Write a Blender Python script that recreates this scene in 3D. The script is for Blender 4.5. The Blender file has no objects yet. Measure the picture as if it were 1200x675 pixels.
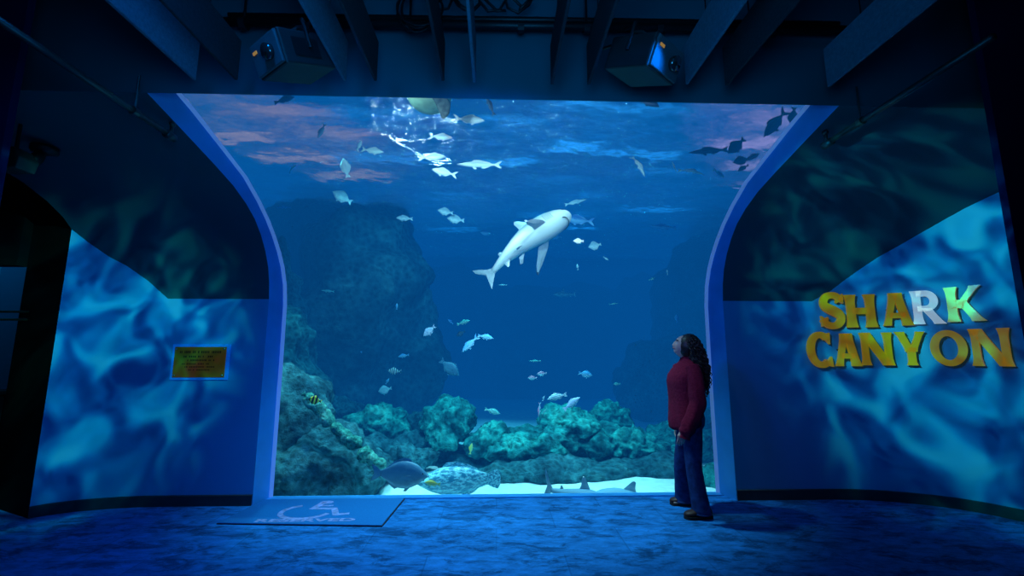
import bpy, bmesh, math, random
from mathutils import Vector, Matrix, noise
random.seed(7)
S = bpy.context.scene
COL = S.collection
PI = math.pi
R = math.radians

# ------------------------------------------------------------------ camera
F = 520.0; EYE = 1.45
TH = math.atan(78 / F); PSI = R(1.88)
cam_d = bpy.data.cameras.new('camera'); cam = bpy.data.objects.new('camera', cam_d); COL.objects.link(cam)
cam_d.sensor_width = 36; cam_d.lens = F / 1200 * 36
cam_d.clip_start = .05; cam_d.clip_end = 200
cam.location = (0, 0, EYE); cam.rotation_euler = (PI / 2 + TH, 0, -PSI)
S.camera = cam
S.view_settings.view_transform = 'Standard'; S.view_settings.look = 'None'
S.cycles.caustics_reflective = False; S.cycles.caustics_refractive = False
S.cycles.max_bounces = 8; S.cycles.transparent_max_bounces = 16
S.cycles.sample_clamp_indirect = 3.0

def ray(px, py):
    x, y, z = (px - 600) / F, 1.0, -(py - 337.5) / F
    y, z = y * math.cos(TH) - z * math.sin(TH), y * math.sin(TH) + z * math.cos(TH)
    return Vector((x * math.cos(PSI) + y * math.sin(PSI), -x * math.sin(PSI) + y * math.cos(PSI), z))
def at(px, py, Y):
    r = ray(px, py); return r * (Y / r.y) + Vector((0, 0, EYE))
def on_floor(px, py, z=0.0):
    r = ray(px, py); return r * ((z - EYE) / r.z) + Vector((0, 0, EYE))

# ------------------------------------------------------------------ materials
def mat(name):
    m = bpy.data.materials.new(name); m.use_nodes = True
    nt = m.node_tree; nt.nodes.clear()
    out = nt.nodes.new('ShaderNodeOutputMaterial')
    return m, nt, out
def N(nt, t, **kw):
    n = nt.nodes.new(t)
    for k, v in kw.items():
        if k in n.inputs: n.inputs[k].default_value = v
        else: setattr(n, k, v)
    return n
def L(nt, a, ao, b, bi): nt.links.new(a.outputs[ao], b.inputs[bi])
def ramp(nt, stops, interp='LINEAR'):
    r = nt.nodes.new('ShaderNodeValToRGB'); r.color_ramp.interpolation = interp
    e = r.color_ramp.elements
    while len(e) < len(stops): e.new(0.5)
    for q, (p, c) in zip(e, stops): q.position = p; q.color = (*c, 1) if len(c) == 3 else c
    return r
def simple(name, col, rough=.6, metal=0, spec=.3, emit=None, es=0, var=.12, scale=14, bump=0, coat=0):
    """Principled surface with a little procedural tone variation and optional bump."""
    m, nt, out = mat(name)
    b = N(nt, 'ShaderNodeBsdfPrincipled', Roughness=rough, Metallic=metal)
    b.inputs['Specular IOR Level'].default_value = spec
    if coat: b.inputs['Coat Weight'].default_value = coat
    tc = N(nt, 'ShaderNodeTexCoord'); nz = N(nt, 'ShaderNodeTexNoise', Scale=scale, Detail=4.0)
    L(nt, tc, 'Object', nz, 'Vector')
    c = Vector(col)
    rp = ramp(nt, [(.3, tuple(c * (1 - var))), (.7, tuple(c * (1 + var)))])
    L(nt, nz, 'Fac', rp, 'Fac'); L(nt, rp, 'Color', b, 'Base Color')
    if emit:
        b.inputs['Emission Color'].default_value = (*emit, 1); b.inputs['Emission Strength'].default_value = es
    if bump:
        bp = N(nt, 'ShaderNodeBump', Strength=bump, Distance=.01); L(nt, nz, 'Fac', bp, 'Height'); L(nt, bp, 'Normal', b, 'Normal')
    L(nt, b, 'BSDF', out, 'Surface')
    return m

M = {}
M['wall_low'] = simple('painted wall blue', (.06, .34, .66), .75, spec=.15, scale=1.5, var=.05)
M['wall_vault'] = simple('vault dark navy', (.006, .085, .12), .75, spec=.15, scale=1.5, var=.06)  # base colour darker than the lower wall
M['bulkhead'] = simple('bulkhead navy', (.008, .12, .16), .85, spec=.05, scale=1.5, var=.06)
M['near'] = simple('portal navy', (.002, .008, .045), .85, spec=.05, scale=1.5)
M['black'] = simple('matt black', (.006, .007, .009), .8, spec=.1)
M['base'] = simple('baseboard dark', (.03, .045, .055), .5, spec=.3)
M['jamb'] = simple('jamb blue', (.03, .34, .80), .45, spec=.3, scale=3, var=.1)
M['edge'] = simple('acrylic edge', (.45, .62, .95), .3, spec=.5, scale=3, var=.05, emit=(.16, .42, 1), es=.22)  # emission stands in for light caught in the polished edge
M['steel'] = simple('pipe steel', (.045, .07, .07), .4, metal=.6, spec=.4)
M['blackmetal'] = simple('black metal', (.012, .012, .014), .45, metal=.3, spec=.4)
M['baffle_lit'] = simple('baffle felt lit', (.07, .15, .21), .9, spec=.05, scale=60, var=.15)  # boards catching light: the light is put into a paler felt
M['baffle_shaded'] = simple('baffle felt shaded', (.03, .035, .045), .9, spec=.05, scale=60, var=.15)  # boards in shade: the shade is put into a darker felt
M['projbox'] = simple('projector housing', (.02, .021, .024), .5, spec=.4)
M['projface'] = simple('projector face', (.06, .085, .10), .5, spec=.3)
M['lens'] = simple('projector lens', (.02, .02, .02), .08, spec=.8, coat=1)
M['amber'] = simple('amber indicator', (.4, .2, .04), .4, emit=(1, .5, .12), es=.25)
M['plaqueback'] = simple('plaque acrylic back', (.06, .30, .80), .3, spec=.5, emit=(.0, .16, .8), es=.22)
M['screw'] = simple('screw brass', (.6, .55, .4), .3, metal=.8)
M['ink'] = simple('engraved ink', (.012, .010, .006), .7)
M['mat'] = simple('mat blue', (.015, .19, .52), .9, spec=.05, scale=120, var=.10, bump=.3)
M['matedge'] = simple('mat rubber edge', (.01, .012, .02), .7)
M['matmark'] = simple('mat mark', (.26, .34, .70), .9, spec=.05, scale=25, var=.35)

def plaque_mat():
    m, nt, out = mat('plaque bronze')
    b = N(nt, 'ShaderNodeBsdfPrincipled', Roughness=.35, Metallic=.35)
    tc = N(nt, 'ShaderNodeTexCoord'); nz = N(nt, 'ShaderNodeTexNoise', Scale=4.5, Detail=2.0)
    L(nt, tc, 'Object', nz, 'Vector')
    rp = ramp(nt, [(.35, (.10, .16, .02)), (.55, (.28, .16, .02)), (.7, (.42, .08, .04))])
    L(nt, nz, 'Fac', rp, 'Fac'); L(nt, rp, 'Color', b, 'Base Color')
    L(nt, rp, 'Color', b, 'Emission Color'); b.inputs['Emission Strength'].default_value = .08  # weak emission brightens the plate, which is no light source
    L(nt, b, 'BSDF', out, 'Surface'); return m
M['plaque'] = plaque_mat()

def gold_glow_mat(name, stops, es, metal=.25):
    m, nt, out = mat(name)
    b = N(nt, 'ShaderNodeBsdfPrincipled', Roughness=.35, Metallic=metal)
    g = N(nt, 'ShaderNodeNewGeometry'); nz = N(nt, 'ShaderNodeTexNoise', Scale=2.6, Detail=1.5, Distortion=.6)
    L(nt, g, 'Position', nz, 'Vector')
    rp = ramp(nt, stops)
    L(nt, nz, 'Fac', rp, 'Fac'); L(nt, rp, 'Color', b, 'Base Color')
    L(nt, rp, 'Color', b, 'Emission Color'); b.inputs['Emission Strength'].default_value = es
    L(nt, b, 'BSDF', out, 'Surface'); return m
M['gold'] = gold_glow_mat('letter gold', [(.3, (.62, .62, .01)), (.42, (.60, .40, .015)), (.55, (.55, .24, .015)), (.72, (.62, .40, .02))], .22)  # emission and warm tones stand in for light reflected by the gold
M['gold_part_lit'] = gold_glow_mat('letter gold partly lit', [(.3, (.30, .55, .45)), (.45, (.45, .45, .12)), (.62, (.5, .33, .05))], .25)  # gold made paler, projector light put into the colour
M['silver'] = gold_glow_mat('letter gold lit', [(.3, (.55, .80, .85)), (.6, (.8, .95, .95))], .30)  # gold letter whitened, bright projector light put into colour and emission

def carpet():
    m, nt, out = mat('carpet blue')
    b = N(nt, 'ShaderNodeBsdfPrincipled', Roughness=.95); b.inputs['Specular IOR Level'].default_value = .05
    tc = N(nt, 'ShaderNodeTexCoord')
    mp = N(nt, 'ShaderNodeMapping'); mp.inputs['Rotation'].default_value = (0, 0, R(35)); mp.inputs['Scale'].default_value = (1.0, 2.3, 1)
    L(nt, tc, 'Object', mp, 'Vector')
    n1 = N(nt, 'ShaderNodeTexNoise', Scale=2.8, Detail=9.0, Roughness=.76, Distortion=.5); L(nt, mp, 'Vector', n1, 'Vector')
    r1 = ramp(nt, [(.50, (1, 1, 1)), (.57, (.52, .50, .5)), (.7, (.34, .32, .32))]); L(nt, n1, 'Fac', r1, 'Fac')
    n2 = N(nt, 'ShaderNodeTexNoise', Scale=6.0, Detail=8.0, Roughness=.75); L(nt, mp, 'Vector', n2, 'Vector')
    r2 = ramp(nt, [(.40, (1.1, 1.1, 1.1)), (.62, (.62, .62, .64))]); L(nt, n2, 'Fac', r2, 'Fac')
    br = N(nt, 'ShaderNodeTexBrick', Scale=1.0); br.inputs['Brick Width'].default_value = 1.0; br.inputs['Row Height'].default_value = .5
    br.inputs['Mortar Size'].default_value = .006; br.inputs['Color1'].default_value = (.86, .86, .86, 1); br.inputs['Color2'].default_value = (1.08, 1.08, 1.08, 1); br.inputs['Mortar'].default_value = (.75, .75, .75, 1)
    L(nt, tc, 'Object', br, 'Vector')
    def mul(a, ao, c, co):
        x = N(nt, 'ShaderNodeMix', data_type='RGBA', blend_type='MULTIPLY'); x.inputs[0].default_value = 1
        nt.links.new(a.outputs[ao], x.inputs[6]); nt.links.new(c.outputs[co], x.inputs[7]); return x
    a = mul(r1, 'Color', r2, 'Color'); a2 = N(nt, 'ShaderNodeMix', data_type='RGBA', blend_type='MULTIPLY'); a2.inputs[0].default_value = 1
    nt.links.new(a.outputs[2], a2.inputs[6]); nt.links.new(br.outputs['Color'], a2.inputs[7])
    a3 = N(nt, 'ShaderNodeMix', data_type='RGBA', blend_type='MULTIPLY'); a3.inputs[0].default_value = 1; a3.inputs[7].default_value = (.02, .25, .70, 1)
    nt.links.new(a2.outputs[2], a3.inputs[6]); nt.links.new(a3.outputs[2], b.inputs['Base Color'])
    n3 = N(nt, 'ShaderNodeTexNoise', Scale=220.0, Detail=2.0); L(nt, tc, 'Object', n3, 'Vector')
    bp = N(nt, 'ShaderNodeBump', Strength=.4, Distance=.004); L(nt, n3, 'Fac', bp, 'Height'); L(nt, bp, 'Normal', b, 'Normal')
    L(nt, b, 'BSDF', out, 'Surface'); return m
M['carpet'] = carpet()

def glass_mat():
    m, nt, out = mat('acrylic pane')
    t = N(nt, 'ShaderNodeBsdfTransparent'); t.inputs['Color'].default_value = (.985, .99, .995, 1)
    g = N(nt, 'ShaderNodeBsdfGlossy', Roughness=.02); fr = N(nt, 'ShaderNodeFresnel', IOR=1.08)
    x = N(nt, 'ShaderNodeMixShader'); L(nt, fr, 'Fac', x, 0); L(nt, t, 'BSDF', x, 1); L(nt, g, 'BSDF', x, 2)
    L(nt, x, 'Shader', out, 'Surface'); return m
M['glass'] = glass_mat()

FOG = (.0008, .084, .335); SIG = (.34, .17, .15)
def water_mat():
    m, nt, out = mat('aquarium water')
    ab = N(nt, 'ShaderNodeVolumeAbsorption', Density=1.0); ab.inputs['Color'].default_value = (*[max(0, 1 - s) for s in SIG], 1)
    em = N(nt, 'ShaderNodeEmission', Strength=1.0); em.inputs['Color'].default_value = (*[f * s for f, s in zip(FOG, SIG)], 1)  # emission stands in for light scattered by the water
    ad = N(nt, 'ShaderNodeAddShader'); L(nt, ab, 'Volume', ad, 0); L(nt, em, 'Emission', ad, 1); L(nt, ad, 'Shader', out, 'Volume')
    return m
M['water'] = water_mat()

def surface_mat():
    m, nt, out = mat('water surface')
    tc = N(nt, 'ShaderNodeTexCoord')
    mp = N(nt, 'ShaderNodeMapping'); mp.inputs['Scale'].default_value = (1.0, 1.7, 1); L(nt, tc, 'Object', mp, 'Vector')
    n1 = N(nt, 'ShaderNodeTexNoise', Scale=5.0, Detail=9.0, Roughness=.72, Distortion=1.0); L(nt, mp, 'Vector', n1, 'Vector')
    bp = N(nt, 'ShaderNodeBump', Strength=1.0, Distance=.40); L(nt, n1, 'Fac', bp, 'Height')
    g = N(nt, 'ShaderNodeBsdfGlossy', Roughness=.10); g.inputs['Color'].default_value = (.75, .95, 1, 1); L(nt, bp, 'Normal', g, 'Normal')
    rf = N(nt, 'ShaderNodeBsdfRefraction', Roughness=.05, IOR=.83); rf.inputs['Color'].default_value = (.8, .92, 1, 1); L(nt, bp, 'Normal', rf, 'Normal')
    x = N(nt, 'ShaderNodeMixShader'); x.inputs[0].default_value = .62
    L(nt, rf, 'BSDF', x, 1); L(nt, g, 'BSDF', x, 2); L(nt, x, 'Shader', out, 'Surface'); return m
M['surface'] = surface_mat()

def rock_mat(name, stops, scale=2.5, bump=.9):
    m, nt, out = mat(name)
    b = N(nt, 'ShaderNodeBsdfPrincipled', Roughness=.9); b.inputs['Specular IOR Level'].default_value = .15
    tc = N(nt, 'ShaderNodeNewGeometry')
    n1 = N(nt, 'ShaderNodeTexNoise', Scale=scale, Detail=9.0, Roughness=.65, Distortion=.4); L(nt, tc, 'Position', n1, 'Vector')
    rp = ramp(nt, stops); L(nt, n1, 'Fac', rp, 'Fac')
    v = N(nt, 'ShaderNodeTexVoronoi', Scale=scale * 5); L(nt, tc, 'Position', v, 'Vector')
    rv = ramp(nt, [(0, (.22, .22, .22)), (.4, (.9, .9, .9)), (.8, (1.5, 1.5, 1.5))]); L(nt, v, 'Distance', rv, 'Fac')  # dark cells put crevice shade into the rock colour
    x = N(nt, 'ShaderNodeMix', data_type='RGBA', blend_type='MULTIPLY'); x.inputs[0].default_value = .8
    nt.links.new(rp.outputs['Color'], x.inputs[6]); nt.links.new(rv.outputs['Color'], x.inputs[7]); nt.links.new(x.outputs[2], b.inputs['Base Color'])
    n2 = N(nt, 'ShaderNodeTexNoise', Scale=scale * 5, Detail=6.0, Roughness=.7); L(nt, tc, 'Position', n2, 'Vector')
    bp = N(nt, 'ShaderNodeBump', Strength=bump, Distance=.14); L(nt, n2, 'Fac', bp, 'Height'); L(nt, bp, 'Normal', b, 'Normal')
    L(nt, b, 'BSDF', out, 'Surface'); return m
M['reef'] = rock_mat('reef rock green', [(.3, (.008, .07, .08)), (.46, (.015, .24, .25)), (.58, (.04, .50, .45)), (.72, (.14, .72, .60))])
M['rock'] = rock_mat('rock dark teal', [(.3, (.008, .045, .07)), (.5, (.03, .16, .20)), (.72, (.10, .36, .38))])
M['cliff'] = rock_mat('cliff rock', [(.3, (.01, .04, .06)), (.5, (.03, .11, .14)), (.72, (.10, .25, .26))], 1.6, 1.0)
M['coral'] = rock_mat('coral ledge', [(.3, (.03, .28, .24)), (.5, (.10, .52, .42)), (.7, (.28, .80, .66))], 5)
M['sand'] = simple('white sand', (.80, .86, .84), .95, spec=.05, scale=9, var=.10, bump=.4)

def fish_mat(name, back, belly, mott=None, scale=6, stripes=None, rough=.45, emit=0):
    """Back-to-belly countershading along the fish's own height plus optional mottling or bars."""
    m, nt, out = mat(name)
    b = N(nt, 'ShaderNodeBsdfPrincipled', Roughness=rough); b.inputs['Specular IOR Level'].default_value = .5
    tc = N(nt, 'ShaderNodeTexCoord'); sp = N(nt, 'ShaderNodeSeparateXYZ'); L(nt, tc, 'Generated', sp, 'Vector')
    rp = ramp(nt, [(.38, belly), (.68, back)]); L(nt, sp, 'Z', rp, 'Fac')
    last, lo = rp, 'Color'
    if mott:
        nz = N(nt, 'ShaderNodeTexNoise', Scale=scale, Detail=5.0, Roughness=.65); L(nt, tc, 'Generated', nz, 'Vector')
        r2 = ramp(nt, [(.45, (0, 0, 0)), (.58, (1, 1, 1))]); L(nt, nz, 'Fac', r2, 'Fac')
        x = N(nt, 'ShaderNodeMix', data_type='RGBA'); L(nt, r2, 'Color', x, 0); nt.links.new(last.outputs[lo], x.inputs[6]); x.inputs[7].default_value = (*mott, 1)
        last, lo = x, 2
    if stripes:
        w = N(nt, 'ShaderNodeTexWave', Scale=stripes[0], Distortion=.4); L(nt, tc, 'Generated', w, 'Vector')
        w.bands_direction = stripes[2] if len(stripes) > 2 else 'X'
        r2 = ramp(nt, [(.42, (0, 0, 0)), (.58, (1, 1, 1))]); L(nt, w, 'Fac', r2, 'Fac')
        x = N(nt, 'ShaderNodeMix', data_type='RGBA'); L(nt, r2, 'Color', x, 0); nt.links.new(last.outputs[lo], x.inputs[6]); x.inputs[7].default_value = (*stripes[1], 1)
        last, lo = x, 2
    nt.links.new(last.outputs[lo], b.inputs['Base Color'])
    L(nt, b, 'BSDF', out, 'Surface'); return m
M['f_silver'] = fish_mat('fish silver', (.78, .82, .86), (.97, .97, .97), rough=.3)
M['f_pale'] = fish_mat('fish pale blue', (.30, .48, .62), (.75, .88, .92), mott=(.45, .62, .75))
M['f_blue'] = fish_mat('fish blue', (.05, .22, .62), (.22, .50, .85))
M['f_bright'] = fish_mat('fish bright blue', (.15, .48, .90), (.45, .75, .98))
M['f_dark'] = fish_mat('fish dark', (.015, .03, .06), (.05, .10, .17))
M['f_teal'] = fish_mat('fish teal', (.10, .42, .42), (.40, .72, .66))
M['f_yellow'] = fish_mat('fish yellow', (.75, .72, .12), (.65, .80, .30))
M['f_butter'] = fish_mat('fish yellow black', (.75, .70, .05), (.80, .75, .10), stripes=(1.2, (.01, .01, .01)))
M['f_stripe'] = fish_mat('fish striped', (.75, .78, .82), (.85, .88, .9), stripes=(2.2, (.02, .03, .06)))
M['f_pink'] = fish_mat('fish pink', (.80, .28, .45), (.45, .75, .85))
M['f_lilac'] = fish_mat('fish lilac', (.62, .60, .85), (.82, .80, .92), mott=(.50, .55, .85))
M['f_grouper'] = fish_mat('grouper mottled', (.01, .24, .40), (.03, .34, .50), mott=(.42, .95, 1.0), scale=11)
M['f_greyfish'] = fish_mat('fish slate', (.04, .16, .28), (.09, .26, .38), mott=(.07, .20, .32))
M['shark'] = fish_mat('shark skin', (.42, .45, .52), (.93, .92, .93), rough=.55)
M['sharkfin'] = simple('shark fin grey', (.66, .67, .74), .6)
M['sharktip'] = simple('shark fin tip', (.10, .13, .20), .6)
M['sharkhaze'] = fish_mat('shark haze blue', (.16, .34, .48), (.30, .50, .62), rough=.6)  # grey skin turned lighter blue, water haze put into the colour
M['whitetip'] = simple('white fin tip', (.9, .92, .92), .6)
M['eye'] = simple('fish eye', (.01, .01, .012), .15, spec=.8)
M['turtle'] = simple('turtle plastron', (.22, .38, .26), .7, scale=5, var=.3)
M['turtleskin'] = simple('turtle skin', (.06, .09, .09), .6, scale=16, var=.5)

# ------------------------------------------------------------------ mesh helpers
class MB:
    """Collects shapes; build() links them as ONE mesh object."""
    def __init__(s): s.v = []; s.f = []; s.m = []
    def add(s, vs, fs, mi=0):
        o = len(s.v); s.v += [tuple(v) for v in vs]; s.f += [tuple(i + o for i in f) for f in fs]; s.m += [mi] * len(fs); return s
    def box(s, x0, x1, y0, y1, z0, z1, mi=0, mx=None):
        vs = [Vector((x, y, z)) for z in (z0, z1) for y in (y0, y1) for x in (x0, x1)]
        if mx: vs = [mx @ v for v in vs]
        return s.add(vs, [(0, 2, 3, 1), (4, 5, 7, 6), (0, 1, 5, 4), (2, 6, 7, 3), (0, 4, 6, 2), (1, 3, 7, 5)], mi)
    def prism(s, poly, d, fn=None, mi=0):
        """polygon [(u,w)] extruded by d; fn maps (u, depth, w) to a point."""
        fn = fn or (lambda u, t, w: (u, t, w)); n = len(poly)
        vs = [fn(u, 0, w) for u, w in poly] + [fn(u, d, w) for u, w in poly]
        fs = [tuple(range(n)), tuple(range(2 * n - 1, n - 1, -1))] + [(i, i + n, (i + 1) % n + n, (i + 1) % n) for i in range(n)]
        return s.add(vs, fs, mi)
    def tube(s, pts, rads, n=8, mi=0, cap=True):
        pts = [Vector(p) for p in pts]
        if not hasattr(rads, '__len__'): rads = [rads] * len(pts)
        vs, fs = [], []; prev = None
        for i, p in enumerate(pts):
            d = (pts[min(i + 1, len(pts) - 1)] - pts[max(i - 1, 0)])
            d = d.normalized() if d.length > 1e-9 else Vector((0, 0, 1))
            if prev is None:
                a = d.cross(Vector((0, 0, 1)))
                if a.length < .1: a = d.cross(Vector((1, 0, 0)))
            else: a = prev - d * prev.dot(d)
            a.normalize(); prev = a; b = d.cross(a)
            for k in range(n):
                t = 2 * PI * k / n; vs.append(p + (a * math.cos(t) + b * math.sin(t)) * rads[i])
        for i in range(len(pts) - 1):
            for k in range(n): fs.append((i * n + k, i * n + (k + 1) % n, (i + 1) * n + (k + 1) % n, (i + 1) * n + k))
        if cap: fs += [tuple(range(n - 1, -1, -1)), tuple(range((len(pts) - 1) * n, len(pts) * n))]
        return s.add(vs, fs, mi)
    def rings(s, rings, mi=0, cap=True):
        n = len(rings[0]); vs = [p for r in rings for p in r]; fs = []
        for i in range(len(rings) - 1):
            for k in range(n): fs.append((i * n + k, i * n + (k + 1) % n, (i + 1) * n + (k + 1) % n, (i + 1) * n + k))
        if cap: fs += [tuple(range(n - 1, -1, -1)), tuple(range((len(rings) - 1) * n, len(rings) * n))]
        return s.add(vs, fs, mi)
    def ball(s, c, r, nu=12, nv=8, mi=0, fn=None):
        c = Vector(c); r = Vector((r, r, r)) if not hasattr(r, '__len__') else Vector(r)
        vs = []; fs = []
        for j in range(nv + 1):
            ph = PI * j / nv
            for i in range(nu):
                t = 2 * PI * i / nu; d = Vector((math.sin(ph) * math.cos(t), math.sin(ph) * math.sin(t), math.cos(ph)))
                k = fn(d) if fn else 1.0
                vs.append(c + Vector((d.x * r.x, d.y * r.y, d.z * r.z)) * k)
        for j in range(nv):
            for i in range(nu): fs.append((j * nu + i, (j + 1) * nu + i, (j + 1) * nu + (i + 1) % nu, j * nu + (i + 1) % nu))
        return s.add(vs, fs, mi)
    def build(s, name, m, parent=None, smooth=False, loc=None):
        me = bpy.data.meshes.new(name); me.from_pydata(s.v, [], s.f)
        for q in (m if isinstance(m, (list, tuple)) else [m]): me.materials.append(q)
        me.polygons.foreach_set('material_index', s.m)
        bm = bmesh.new(); bm.from_mesh(me)
        bmesh.ops.remove_doubles(bm, verts=bm.verts, dist=1e-6); bmesh.ops.recalc_face_normals(bm, faces=bm.faces); bm.to_mesh(me); bm.free()
        if smooth: me.polygons.foreach_set('use_smooth', [True] * len(me.polygons))
        o = bpy.data.objects.new(name, me); COL.objects.link(o)
        if parent: o.parent = parent
        if loc is not None: o.location = loc
        return o
def tag(o, label=None, cat=None, group=None, kind=None):
    if label: o['label'] = label
    if cat: o['category'] = cat
    if group: o['group'] = group
    if kind: o['kind'] = kind
    return o
def struct(o, label=None): o['kind'] = 'structure'; return tag(o, label)
def empty(name, loc, label, cat, group=None):
    o = bpy.data.objects.new(name, None); COL.objects.link(o); o.location = loc; o.empty_display_size = .1
    return tag(o, label, cat, group)
def bevel(o, w=.01, seg=2):
    b = o.modifiers.new('bevel', 'BEVEL'); b.width = w; b.segments = seg; b.limit_method = 'ANGLE'; return o

# ------------------------------------------------------------------ the room
# vault profile (Y, Z): upright to 2.0 m, then curving over the viewer
VP = [(4.66, 0), (4.66, .7), (4.66, 1.4), (4.66, 2.02), (4.635, 2.2), (4.59, 2.35), (4.51, 2.50), (4.40, 2.64), (4.27, 2.76), (4.10, 2.86), (3.88, 2.95), (3.6, 3.025), (3.2, 3.12), (2.85, 3.20)]
PP = [(4.88, 0), (4.88, .7), (4.88, 1.4), (4.87, 1.98), (4.83, 2.2), (4.75, 2.38), (4.65, 2.52), (4.52, 2.66), (4.37, 2.79), (4.18, 2.92), (3.92, 3.06), (3.6, 3.16), (3.2, 3.28), (2.87, 3.36)]
def vault_z(Y):
    for (a, b), (c, d) in zip(VP, VP[1:]):
        if c <= Y <= a and d >= 2.0 and a != c: return b + (d - b) * (a - Y) / (a - c)
    return 2.02 if Y > 4.6 else 3.2
XL, XR = -2.375, 2.42          # wall edge of the opening
PXL, PXR = -2.315, 2.345       # pane edge

def strip(profile_pts, x0, x1, name, m, nx=1):
    b = MB(); nP = len(profile_pts)
    vs = [(x0 + (x1 - x0) * i / nx, y, z) for i in range(nx + 1) for y, z in profile_pts]
    fs = [(i * nP + j, (i + 1) * nP + j, (i + 1) * nP + j + 1, i * nP + j + 1) for i in range(nx) for j in range(nP - 1)]
    b.add(vs, fs); o = b.build(name, m, smooth=True); return o
upper = [p for p in VP if p[1] >= 2.0]
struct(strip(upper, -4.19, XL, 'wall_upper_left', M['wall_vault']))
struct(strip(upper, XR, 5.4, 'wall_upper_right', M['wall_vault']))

RPLAN = [(2.42, 4.66), (2.9, 4.66), (3.4, 4.66), (3.6, 4.645), (3.76, 4.62), (3.92, 4.58), (4.07, 4.52), (4.24, 4.44), (4.4, 4.33), (4.52, 4.2), (4.6, 4.06), (4.67, 3.92), (4.72, 3.8), (4.80, 3.55), (4.88, 3.2), (4.95, 2.8), (5.0, 2.4)]
LPLAN = [(-2.375, 4.66), (-2.9, 4.66), (-3.4, 4.66), (-3.6, 4.635), (-3.8, 4.59), (-3.95, 4.545), (-4.1, 4.46), (-4.19, 4.37)]
def lower_wall(plan, name, sgn):
    b = MB(); zs = [0, .35, .7, 1.05, 1.4, 1.75, 1.0]
    vs = []; nz = 7
    for X, Y in plan:
        top = vault_z(Y)
        for k in range(nz): vs.append((X, Y, top * k / (nz - 1)))
    fs = [(i * nz + k, (i + 1) * nz + k, (i + 1) * nz + k + 1, i * nz + k + 1) for i in range(len(plan) - 1) for k in range(nz - 1)]
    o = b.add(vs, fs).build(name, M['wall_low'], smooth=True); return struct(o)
lower_wall(RPLAN, 'wall_right', 1); lower_wall(LPLAN, 'wall_left', -1)
def baseboard(plan, name):
    pts = [Vector((x, y, 0)) for x, y in plan]; b = MB(); vs = []
    for i, p in enumerate(pts):
        d = (pts[min(i + 1, len(pts) - 1)] - pts[max(i - 1, 0)]).normalized(); n = Vector((d.y, -d.x, 0))
        if n.y > 0: n = -n
        q = p + n * .018
        vs += [(q.x, q.y, 0), (q.x, q.y, .095), (p.x, p.y, .10)]
    b.add(vs, [(i * 3 + k, i * 3 + 3 + k, i * 3 + 4 + k, i * 3 + 1 + k) for i in range(len(pts) - 1) for k in (0, 1)])
    return struct(b.build(name, M['base']))
baseboard(RPLAN, 'baseboard_right'); baseboard(LPLAN, 'baseboard_left')

# reveal of the opening, its pale acrylic edge, and the pane
def reveal(name, xo, xi, m, pa, pb):
    b = MB(); n = len(pa)
    vs = [(xo, y, z) for y, z in pa] + [(xi, y, z) for y, z in pb]
    b.add(vs, [(j, j + 1, n + j + 1, n + j) for j in range(n - 1)]); return struct(b.build(name, m, smooth=True))
def inset(prof, d):
    out = []
    for i, (y, z) in enumerate(prof):
        a = prof[max(i - 1, 0)]; c = prof[min(i + 1, len(prof) - 1)]
        t = Vector((c[0] - a[0], c[1] - a[1])).normalized(); out.append((y - t.y * d, z + t.x * d))
    return out
PE = inset(PP, .012)
reveal('trim_1', XL, PXL - .005, M['jamb'], VP, PE); reveal('trim_2', XR, PXR + .005, M['jamb'], VP, PE)
def edge_strip(name, x0, x1):
    return struct(strip(PE, x0, x1, name, M['edge']))
edge_strip('trim_3', PXL - .006, PXL + .036); edge_strip('trim_4', PXR - .036, PXR + .006)
b = MB(); b.box(PXL, PXR, 4.80, 4.90, -.03, .012); struct(b.build('trim_5', M['jamb']))
pane = strip(PP, PXL, PXR, 'window_1', M['glass'], 6); struct(pane, 'tall curved acrylic viewing window of the shark tank')

# floor, bulkhead, ceiling, side walls, rear wall
b = MB(); b.add([(-8, -3, 0), (8, -3, 0), (8, 4.86, 0), (-8, 4.86, 0)], [(0, 1, 2, 3)]); struct(b.build('floor', M['carpet']))
b = MB(); b.add([(-8, 2.85, 3.2), (8, 2.85, 3.2), (8, 2.85, 4.9), (-8, 2.85, 4.9)], [(0, 1, 2, 3)])
b.add([(XL, 2.85, 3.2), (XR, 2.85, 3.2), (XR, 2.88, 3.26), (XL, 2.88, 3.26)], [(0, 1, 2, 3)]); struct(b.build('wall_front', M['bulkhead']))
b = MB(); b.add([(-8, -3, 4.9), (8, -3, 4.9), (8, 2.85, 4.9), (-8, 2.85, 4.9)], [(0, 1, 2, 3)]); struct(b.build('ceiling', M['black']))
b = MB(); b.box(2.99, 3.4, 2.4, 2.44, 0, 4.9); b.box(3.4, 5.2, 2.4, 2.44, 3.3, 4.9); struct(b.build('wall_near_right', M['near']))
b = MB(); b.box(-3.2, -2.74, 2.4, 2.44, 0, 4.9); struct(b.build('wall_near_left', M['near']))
b = MB(); b.add([(-8, -3, 0), (8, -3, 0), (8, -3, 4.9), (-8, -3, 4.9)], [(0, 1, 2, 3)]); struct(b.build('wall_back', M['black']))
b = MB(); b.add([(8, -3, 0), (8, 2.85, 0), (8, 2.85, 4.9), (8, -3, 4.9)], [(0, 1, 2, 3)]); struct(b.build('wall_side_right', M['black']))
b = MB(); b.add([(-8, -3, 0), (-8, 6, 0), (-8, 6, 4.9), (-8, -3, 4.9)], [(0, 1, 2, 3)]); struct(b.build('wall_side_left', M['black']))
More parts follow.
